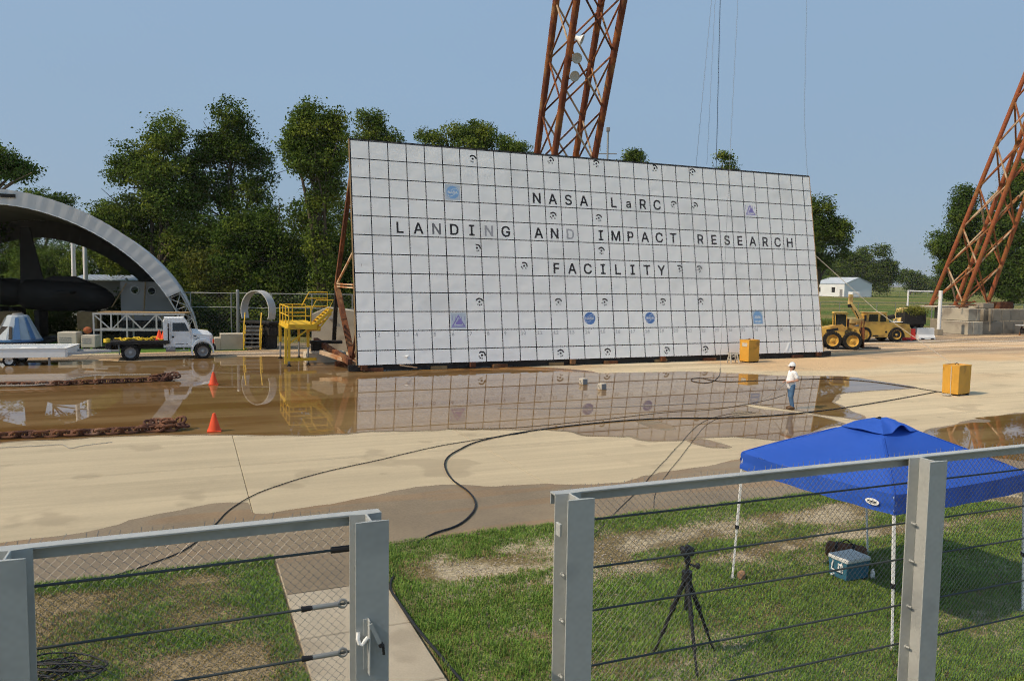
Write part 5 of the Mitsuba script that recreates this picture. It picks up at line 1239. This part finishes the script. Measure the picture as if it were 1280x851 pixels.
shL, shR = (-.03, .185, 1.40), (-.03, -.185, 1.40)
elL, elR = (-.10, .275, 1.13), (-.02, -.27, 1.12)
wrL, wrR = (.16, .17, 1.07), (.22, -.12, 1.03)
def arms(f=1.0, cut=False):
    o = []
    for s_, e_, w_ in ((shL, elL, wrL), (shR, elR, wrR)): o += [(s_, .058 * f, e_, .046 * f)] + ([] if cut else [(e_, .044 * f, w_, .030 * f)])
    return o
core = [((0, 0, .93), .150, (.03, 0, 1.10), .150), ((.03, 0, 1.10), .150, (0, 0, 1.30), .140), ((-.01, .10, 1.36), .085, (-.01, -.10, 1.36), .085), (shL, .062, (0, .06, 1.38), .09), (shR, .062, (0, -.06, 1.38), .09), ((0, 0, 1.38), .08, (.005, 0, 1.50), .058)]
legs = [(hipL, .092, kneeL, .062), (kneeL, .060, ankL, .042), (hipR, .092, kneeR, .062), (kneeR, .060, ankR, .042)]
feet = [(ankL, .042, (.13, .125, .045), .036), (ankL, .042, (-.06, .11, .045), .040), (ankR, .042, (.08, -.115, .045), .036), (ankR, .042, (-.12, -.10, .045), .040)]
head = [((-.015, 0, 1.625), .088, (.015, 0, 1.60), .080), ((.015, 0, 1.60), .078, (.045, 0, 1.535), .048), ((.085, 0, 1.605), .013, (.098, 0, 1.578), .016), ((.0, .078, 1.60), .018, (-.015, .088, 1.575), .014), ((.0, -.078, 1.60), .018, (-.015, -.088, 1.575), .014), ((.078, .02, 1.545), .010, (.078, -.02, 1.545), .010)]
def hand(w, d, up, curl):
    d, up = np.array(d, float), np.array(up, float); d /= np.linalg.norm(d); up -= d * (d @ up); up /= np.linalg.norm(up); sd = np.cross(up, d); w = np.array(w)
    o = [(w, .026, w + d * .045, .030), (w + d * .04 + sd * .022, .020, w + d * .075 + sd * .028, .016), (w + d * .04 - sd * .022, .020, w + d * .075 - sd * .028, .016)]
    for k, (x, L) in enumerate(((.030, .036), (.010, .042), (-.011, .040), (-.030, .031))):
        a = w + d * .075 + sd * x; b = a + d * L * .8 - up * L * curl; c = b - up * L * .8 - d * L * .25
        o += [(a, .0095, b, .0088), (b, .0088, c, .0078)]
    t0 = w + d * .03 + sd * .03; o += [(t0, .013, t0 + sd * .025 + d * .03 - up * .01, .0105), (t0 + sd * .025 + d * .03 - up * .01, .0105, t0 + d * .055 + sd * .01 - up * .035, .009)]
    return o
hands = hand(wrL, (.75, -.45, -.1), (.2, .3, 1), .5) + hand(wrR, (.8, .45, .1), (.2, -.3, 1), .5)
part('body', man, body_mesh(core + legs + feet + head + arms() + hands, .016, 6), 'm_skin', True)
part('shirt', man, body_mesh([(a, r * 1.12, b, s_ * 1.12) for a, r, b, s_ in core[:5]] + [(shL, .075, (-.075, .245, 1.235), .070), (shR, .075, (-.03, -.24, 1.22), .070), ((.0, 0, .90), .168, (.02, 0, 1.05), .172), ((-.01, 0, 1.40), .075, (0, 0, 1.43), .065)], .025, 10), 'm_shirt', True)
part('jeans', man, body_mesh([((0, .05, .93), .118, (0, -.05, .93), .118)] + [(a, r * 1.14, b, s_ * 1.28) for a, r, b, s_ in legs], .025, 10), 'm_jeans', True)
for an, toe, heel in ((ankL, (.145, .127, .048), (-.07, .11, .048)), (ankR, (.095, -.117, .048), (-.13, -.10, .048))):
    part('boot', man, body_mesh([(an, .055, toe, .045), (an, .055, heel, .047), (toe, .045, heel, .047)], .02, 4), 'm_boot', True)
part('hair', man, body_mesh([((-.03, 0, 1.63), .090, (-.045, 0, 1.57), .070)], .02, 4), 'm_hair', True)
part('hard_hat', man, M().lathe([(0, 1.795), (.05, 1.788), (.095, 1.755), (.122, 1.70), (.128, 1.66), (.120, 1.66)], 24).hull([(.08 + .09 * math.cos(q), .10 * math.sin(q), z) for q in np.linspace(-1.5, 1.5, 9) for z in (1.655, 1.67)]).tube(np.array([[.10 * math.cos(q) - .0, 0, 1.70 + .105 * math.sin(q)] for q in np.linspace(.3, 2.8, 12)]), .012, 6), 'm_helmet', 40)
part('glasses', man, M().box((.082, 0, 1.618), (.02, .12, .032), .008).bar((.08, .062, 1.62), (-.01, .088, 1.62), .008).bar((.08, -.062, 1.62), (-.01, -.088, 1.62), .008), 'm_black')
part('belt', man, M().lathe([(.150, .965), (.157, .965), (.157, 1.0), (.150, 1.0)], 24), 'm_hair')
hd_ = PLACE[man][0] @ np.array([.24, .06, 1.045]) + PLACE[man][1]; hd2 = PLACE[man][0] @ np.array([.31, -.02, 1.02]) + PLACE[man][1]; hd0 = PLACE[man][0] @ np.array([.12, .2, 1.06]) + PLACE[man][1]
cable('water_hose', 'thin grey hose from the worker\'s hands down onto the water', [tuple(hd2 + (hd2 - hd_) * 1.2), tuple(hd2), tuple(hd_), (10.25, 29.9, .62), (9.95, 30.5, .22), (9.73,31.0,.03), (9.2, 31.1), (8.35,30.85),(5.6,29.82),(2.5,28.9),(-.5,28.6)], .010, 'm_panel_grey', cat='hose')

# ================================================================== BLUE CANOPY, COOLER, TRIPOD
tent = thing('canopy_tent', 'blue pop up canopy on white legs standing on the lawn', 'canopy')
CL, CF, CR, CB = [np.array(q) for q in ((3.70, 12.30), (4.97, 9.88), (7.52, 11.16), (6.25, 13.58))]
CC = (CL + CF + CR + CB) / 4
UX, UY = (CF - CL) / 2, (CR - CF) / 2
ZE, ZP = 2.06, 2.75
def canopy():
    n = 49; g = np.linspace(-1, 1, n); U, V = np.meshgrid(g, g, indexing='ij')
    rr = np.maximum(abs(U), abs(V)); q = np.minimum(abs(U), abs(V)) / np.maximum(rr, 1e-6)
    z = ZE + (ZP - ZE) * (1 - rr) ** .93 - .055 * (1 - q ** 2) * np.sin(np.clip(rr, 0, 1) * math.pi) ** .8 - .035 * (1 - q ** 3) * rr ** 3
    fold = .012 * np.sin(U * 21 + V * 9) * rr ** 4 * q ** 3
    crease = meshkit.fbm(np.stack([U * 3.2, V * 3.2, U * 0 + 5], -1), 4, 12)
    z = z + .030 * (meshkit.fbm(np.stack([U * 2, V * 2, U * 0], -1), 3, 2) - .5) + .016 * np.abs(crease - .5) + fold - .03 * (1 - q ** 4) * np.exp(-((rr - .62) / .2) ** 2)
    pts = np.stack([CC[0] + UX[0] * U + UY[0] * V, CC[1] + UX[1] * U + UY[1] * V, z], -1).reshape(-1, 3)
    i, j = np.meshgrid(np.arange(n - 1), np.arange(n - 1), indexing='ij'); a = (i * n + j).ravel()
    keep = (rr.reshape(-1)[a] > .10)
    a = a[keep]
    return pts, np.vstack([np.stack([a, a + n, a + n + 1], 1), np.stack([a, a + n + 1, a + 1], 1)])
part('roof', tent, canopy(), 'm_tent', True)
def uv_(u, v, z): return np.array([CC[0] + UX[0] * u + UY[0] * v, CC[1] + UX[1] * u + UY[1] * v, z])
ring_uv = [(-1, -1), (1, -1), (1, 1), (-1, 1)]
for k in range(4):
    (u0, v0), (u1, v1) = ring_uv[k], ring_uv[(k + 1) % 4]; t = np.linspace(0, 1, 40); m = M(); Vv = []
    for row, f in enumerate(np.linspace(0, 1, 6)):
        for q in t:
            q2 = min(q, 1 - q)
            sag = -.035 * (4 * q * (1 - q)) ** .8
            pl_ = .014 * math.sin(f * 9 + q * 4) * math.exp(-q2 * 9) + .012 * math.sin(q * 31 + k) * f
            p_ = uv_(u0 + (u1 - u0) * q, v0 + (v1 - v0) * q, 0); o = p_ - uv_(0, 0, 0); o /= np.linalg.norm(o)
            Vv.append(p_ + o * (pl_ + .012 * f) + [0, 0, ZE + .004 + sag - f * (.265 + sag * .2)])
    Vv = np.array(Vv); i, j = np.meshgrid(np.arange(5), np.arange(39), indexing='ij'); a = (i * 40 + j).ravel()
    part('valance', tent, (Vv, np.vstack([np.stack([a, a + 40, a + 41], 1), np.stack([a, a + 41, a + 1], 1)])), 'm_tent', True)
cap_ = M()
def roof_z(u, v): return ZE + (ZP - ZE) * (1 - max(abs(u), abs(v))) ** .93
cs_ = .27
tv = [(-cs_, -cs_), (cs_, -cs_), (cs_, cs_), (-cs_, cs_)]
for k in range(4):
    a, b = np.array(tv[k]), np.array(tv[(k + 1) % 4]); t = np.linspace(0, 1, 17)
    rows = []
    for f in (0, .35, .7, 1.0):
        row = []
        for q in t:
            uvq = (a + (b - a) * q) * (1 - f)
            lift = (.11 if k == 1 else .012) * max(0, math.cos((q - .5) * math.pi * 1.9)) ** 1.2 if abs(q - .5) < .26 else 0
            row.append(uv_(*uvq, ZE + (ZP - ZE) * (1 - cs_) ** .93 + .012 + (lift * (1 - f) ** .7) + f * (2 - f) * .155))
        rows.append(row)
    V_ = np.array(rows).reshape(-1, 3); i, j = np.meshgrid(np.arange(3), np.arange(16), indexing='ij'); q = (i * 17 + j).ravel()
    cap_.add(V_, np.vstack([np.stack([q, q + 1, q + 18], 1), np.stack([q, q + 18, q + 17], 1)]))
part('vent_cap', tent, cap_, 'm_tent', 60)
part('vent_mesh', tent, M().hull([uv_(u, v, ZE + (ZP - ZE) * .74) for u, v in ((-.21, -.21), (.21, -.21), (.21, .21), (-.21, .21))] + [uv_(0, 0, ZP + .02)]), 'm_black')
for k, (u, v) in enumerate(ring_uv):
    q = np.array([uv_(u * f, v * f, ZE + (ZP - ZE) * (1 - f) ** .93 + .004) for f in np.linspace(.30, .995, 14)])
    part('ridge_seam', tent, M().tube(q, .007, 5), 'm_tent', True)
lab_c = uv_(.78, -1, 0) * [1, 1, 0] + [0, 0, 1.90]
ldir = np.append((CF - CL) / np.linalg.norm(CF - CL), 0); lout = np.array([ldir[1], -ldir[0], 0])
Rl = np.stack([ldir, np.array([0, 0, 1.0]), -np.cross(np.array([0, 0, 1.0]), ldir)], 1)
lout = -lout if lout @ (lab_c - np.array([*CC, 0])) < 0 else lout
Rl = np.stack([ldir, np.array([0, 0, 1.0]), lout], 1)
lab_o = lab_c + lout * .030
part('label_plate', tent, M().prism(shapely.affinity.scale(sg.Point(0, 0).buffer(1, quad_segs=10), .105, .043), .006, Rl, lab_o), 'm_white')
part('label_line', tent, M().prism(sg.box(-.070, -.004, .070, .010), .003, Rl, lab_o + lout * .007).prism(sg.box(-.045, -.020, .055, -.012), .003, Rl, lab_o + lout * .007), 'm_black')
for tp, ft in ((CL, (3.62, 12.28)), (CF, (5.05, 9.90)), (CR, (7.60, 11.17)), (CB, (6.42, 13.62))):
    a, b = np.array([*ft, -.01]), np.array([*(tp + (CC - tp) * .015), ZE - .03]); mid = a + (b - a) * .42
    part('leg', tent, M().bar(mid, b, .034, .034), 'm_white')
    part('leg_inner', tent, M().bar(a, mid, .026, .026), 'm_white')
    part('clamp', tent, M().bar(mid - [0, 0, .03], mid + [0, 0, .03], .052, .052), 'm_black')
    part('foot', tent, M().box(a + [0, 0, .012], (.09, .09, .012), .003), 'm_galv')
for p_, q_ in ((CL, CF), (CF, CR), (CR, CB), (CB, CL)):
    p3, q3 = np.array([*p_, 0]), np.array([*q_, 0]); mm = (p3 + q3) / 2; ins = (np.array([*CC, 0]) - mm) * .03
    part('scissor_bar', tent, M().bar(p3 + ins + [0, 0, 1.98], mm + ins + [0, 0, 1.80], .014, .026).bar(p3 + ins + [0, 0, 1.80], mm + ins + [0, 0, 1.98], .014, .026).bar(mm + ins + [0, 0, 1.80], q3 + ins + [0, 0, 1.98], .014, .026).bar(mm + ins + [0, 0, 1.98], q3 + ins + [0, 0, 1.80], .014, .026), 'm_white')
stn = M().hull(np.random.default_rng(3).uniform(-1, 1, size=(40, 3)) * [.075, .055, .085])
solo('stone', 'brown stone at the foot of the canopy\'s left leg', 'stone', stn, 'm_stone', False, (3.75, 12.26, .06))
ck = thing('cooler', 'blue cooler with a white lid on the lawn under the canopy', 'cooler', (5.55, 12.40, -.005), rad(24))
part('tub', ck, M().hull([(x * (.235 if z < .1 else .25), y * (.17 if z < .1 else .19), z) for x in (-1, 1) for y in (-1, 1) for z in (.03, .31)]), 'm_cooler')
part('lid', ck, M().box((0, 0, .345), (.53, .41, .075), .028), 'm_cooler_lid')
part('lid_recess', ck, M().box((.02, 0, .384), (.36, .26, .012), .004), 'm_cooler_lid')
part('handle', ck, M().tube([(-.256, -.09, .30), (-.286, -.09, .16), (-.286, .09, .16), (-.256, .09, .30)], .013, 8), 'm_white')
part('end_plate', ck, M().prism(sg.box(-.05, .13, .05, .27).difference(sg.box(-.025, .155, .025, .245)), .012, np.array([[0, 0, -1], [1, 0, 0], [0, 1, 0]], float), (-.244, -.06, 0)), 'm_white')
part('spigot', ck, M().cyl((-.24, .08, .07), (-.29, .08, .07), .018, n=8), 'm_white')
for x in (-.18, .18): part('wheel', ck, M().cyl((x, -.17, .04), (x, -.14, .04), .045, n=14), 'm_black')
bg = thing('duffel_bag', 'brown rolled bag lying behind the cooler', 'bag', (5.75, 12.98, 0), rad(-28))
part('roll', bg, M().lathe([(0, -.33), (.10, -.32), (.14, -.27), (.145, 0), (.14, .27), (.10, .32), (0, .33)], 18, (0, 0, .22), (1, 0, 0)), 'm_bag', 40)
for x in (-.15, .12): part('strap', bg, M().lathe([(.147, -.02), (.152, -.02), (.152, .02), (.147, .02)], 18, (x, 0, .22), (1, 0, 0)), 'm_truck_dark')
part('handle', bg, M().tube([(-.1, .0, .36), (0, .02, .42), (.1, 0, .36)], .012, 6), 'm_truck_dark')
solo('water_bottle', 'tiny white bottle in the grass beside the cooler', 'bottle', M().lathe([(0, 0), (.03, .005), (.033, .02), (.033, .12), (.014, .15), (.014, .17), (0, .172)], 12), 'm_white', True, (5.92, 12.35, -.01))
tp_ = thing('tripod', 'black photo tripod standing on the lawn behind the fence', 'tripod')
apex = np.array([2.235, 9.52, 1.10])
for ft in ((1.89, 9.72, -.01), (2.30, 9.10, -.01), (2.68, 9.80, -.01)):
    ft = np.array(ft); h_ = apex + (ft - apex) * .06; m1, m2 = apex + (ft - apex) * .42, apex + (ft - apex) * .72
    k = part('leg', tp_, M().cyl(h_, m1, .029, n=10).cyl(m1, m2, .022, n=10).cyl(m2, ft, .016, n=10), 'm_black')
    for q_, r_2 in ((m1, .035), (m2, .028)): part('lock', k, M().cyl(q_ - (ft - apex) * .02, q_ + (ft - apex) * .02, r_2, n=10), 'm_truck_dark')
    part('foot', k, M().cyl(ft - [0, 0, .0], ft + [0, 0, .03], .018, n=10), 'm_rubber')
part('spider', tp_, M().cyl(apex - [0, 0, .06], apex + [0, 0, .05], .068, n=12).cyl(apex - [0, 0, .45], apex + [0, 0, .17], .022, n=10), 'm_black')
part('head', tp_, M().box(apex + [0, 0, .20], (.07, .07, .09), .012).cyl(apex + [.0, 0, .15], apex + [.11, -.03, .12], .016, n=8).box(apex + [.125, -.035, .13], (.05, .05, .07), .012), 'm_black')
cm = thing('photo_camera', 'small black camera mounted on the tripod', 'camera', tuple(apex + [0, 0, .255]), rad(200))
part('body', cm, M().box((0, 0, .045), (.17, .08, .11), .015).box((0, .0, .11), (.06, .06, .04), .01), 'm_black')
part('lens', cm, M().cyl((0, -.03, .045), (0, -.12, .045), .034, n=14).cyl((0, -.12, .045), (0, -.13, .045), .038, n=14), 'm_truck_dark')

# ================================================================== STEEL GUARD FENCE IN FRONT OF THE CAMERA
TF, TB, FW = 2.770, 2.897, .122
def sbox(m, s0, s1, t0, t1, z0, z1, bev=.0015):
    c = site((s0 + s1) / 2, (t0 + t1) / 2, (z0 + z1) / 2)
    return m.box(c, (s1 - s0, t1 - t0, z1 - z0), bev, rotz(HD))
posts = []
for s0, lab in ((-.612, 'grey steel fence post at the left edge of the frame'), (.542, 'grey steel gate post with a welded latch, left of the opening'), (1.402, 'grey steel fence post right of the opening'), (3.440, 'grey steel fence post before the blue canopy')):
    k = thing('fence_post', lab, 'post')
    posts.append(k)
    c_ = s0 + FW / 2
    def tapered(t0, d):                     # rolled beam: flanges thicken towards the web
        pts = [(s0, t0), (s0 + FW, t0), (s0 + FW, t0 + d * .006), (c_ + .005, t0 + d * .0155), (c_ - .005, t0 + d * .0155), (s0, t0 + d * .006)]
        return [tuple(site(*q)[:2]) for q in pts]
    part('front_flange', k, M().prism(tapered(TF, 1), 3.866), 'm_rail')
    part('web', k, sbox(M(), s0 + FW / 2 - .004, s0 + FW / 2 + .004, TF + .0152, TB - .0152, 0, 3.864), 'm_rail')
    part('back_flange', k, M().prism(tapered(TB, -1), 3.862), 'm_rail')
    for z in (3.515, 3.315, 3.07, 2.85):
        b_ = site(s0 + .035, TB - .008, z); part('bolt', k, M().cyl(b_, b_ + site(0, -.028), .0055, n=8).cyl(b_, b_ + site(0, -.008), .010, n=6), 'm_rail')
def rail(s0, s1):
    m = M(); sbox(m, s0, s1, TB + .001, TB + .048, 3.853, 3.861); sbox(m, s0, s1, TB + .038, TB + .046, 3.808, 3.8525)
    return m
def panel(name_lab, s0, s1, sa, sb, zs, tb_left):
    k = thing('guard_fence', name_lab, 'fence')
    part('top_rail', k, rail(s0, s1), 'm_rail')
    p_ = .0340; w = p_ / 2; m = M(); r = np.random.default_rng(int(s0 * 100) + 200)
    zt = 3.845; n = int((zt - 2.45) / w)
    for q in range(int((sb - sa) / w)):
        x0 = sa + q * w
        P_ = []
        top = zt + .014 + r.uniform(0, .010)
        if q % 2 == 0 and r.random() < .85:
            P_.append(site(x0 + w * r.uniform(.2, .9), TB + .064, top + r.uniform(.004, .014))); P_.append(site(x0 + w * .35, TB + .062, top - .004))
        for i in range(n):
            on = (i + q) % 2
            P_.append(site(x0 + (w + .0012 if on else -.0012), TB + .058 + (.0016 if on else -.0016), zt - i * w))
        m.tube(np.array(P_), .0011, 4)
    part('wire_mesh', k, m, 'm_wire')
    for z in zs:
        part('cable', k, M().tube([site(sa - .02 + (sb - sa + .04) * q, TB + .014, z - .004 * math.sin(math.pi * q)) for q in np.linspace(0, 1, 9)], .0052, 8), 'm_cable_dark', True)
    return k
ZC = (3.728, 3.515, 3.322, 3.072, 2.86)
fpL = panel('left fence panel with chain link, dark cables and a steel top rail', -1.35, .664, -1.30, .548, ZC, True)
fpR = panel('right fence panel with chain link, dark cables and a steel top rail', 1.402, 6.1, 1.50, 6.1, ZC, False)
for k_, z in enumerate(ZC):
    y_ = TB + .014
    if k_ == 0: part('sleeve', fpL, M().cyl(site(.475, y_, z), site(.545, y_, z), .0125, n=10), 'm_black')
    else:
        part('turnbuckle', fpL, M().cyl(site(.365, y_, z), site(.408, y_, z), .0115, .0085, n=10), 'm_black')
        part('turnbuckle', fpL, M().cyl(site(.405, y_, z), site(.500, y_, z), .0095, n=10), 'm_galv')
        a = np.linspace(0, 2 * math.pi, 17)[:-1]
        part('shackle', fpL, M().tube(np.array([site(.518 + .015 * math.cos(q), y_ + .004 * math.sin(q), z + .013 * math.sin(q)) for q in a]), .0055, 7, True), 'm_galv')
    if k_ == 0: part('sleeve', fpR, M().cyl(site(1.523, y_, z), site(1.552, y_, z), .0125, n=10), 'm_black')
# welded latch on the gate post
gpost = posts[1]
def wp_(s, z, o=0.0): return site(s, TF - o, z)
part('latch_plate', gpost, sbox(M(), .568, .584, TF - .004, TF - .0005, 3.315, 3.505), 'm_rail')
part('latch_plate', gpost, sbox(M(), .584, .589, TF - .034, TF - .0005, 3.300, 3.507), 'm_rail')
part('latch_lever', gpost, M().bar(wp_(.588, 3.497, .034), wp_(.624, 3.415, .034), .008, .014), 'm_rail')
part('latch_hook', gpost, M().tube([wp_(.548, 3.462, .010), wp_(.545, 3.440, .018), wp_(.550, 3.424, .022), wp_(.560, 3.420, .024), wp_(.568, 3.432, .026), wp_(.580, 3.446, .028)], .0075, 8), 'm_white')
part('latch_pin', gpost, M().cyl(wp_(.624, 3.418, .032), wp_(.630, 3.405, .034), .010, n=8).cyl(wp_(.636, 3.412, .030), wp_(.638, 3.372, .030), .005, n=8), 'm_black')
part('hinge_plate', posts[2], sbox(M(), 1.391, 1.401, TF + .05, TF + .09, 3.70, 3.755), 'm_rail')

# ================================================================== HUMID SUMMER AIR
scene['haze'] = {'type': 'cube', 'to_world': T().translate([0, 0, 20.0]).scale([2300.0, 2300.0, 21.5]), 'bsdf': {'type': 'null'}, 'interior': {'type': 'ref', 'id': 'air'}}
labels['haze'] = {'label': 'thin summer haze over the field', 'kind': 'stuff'}
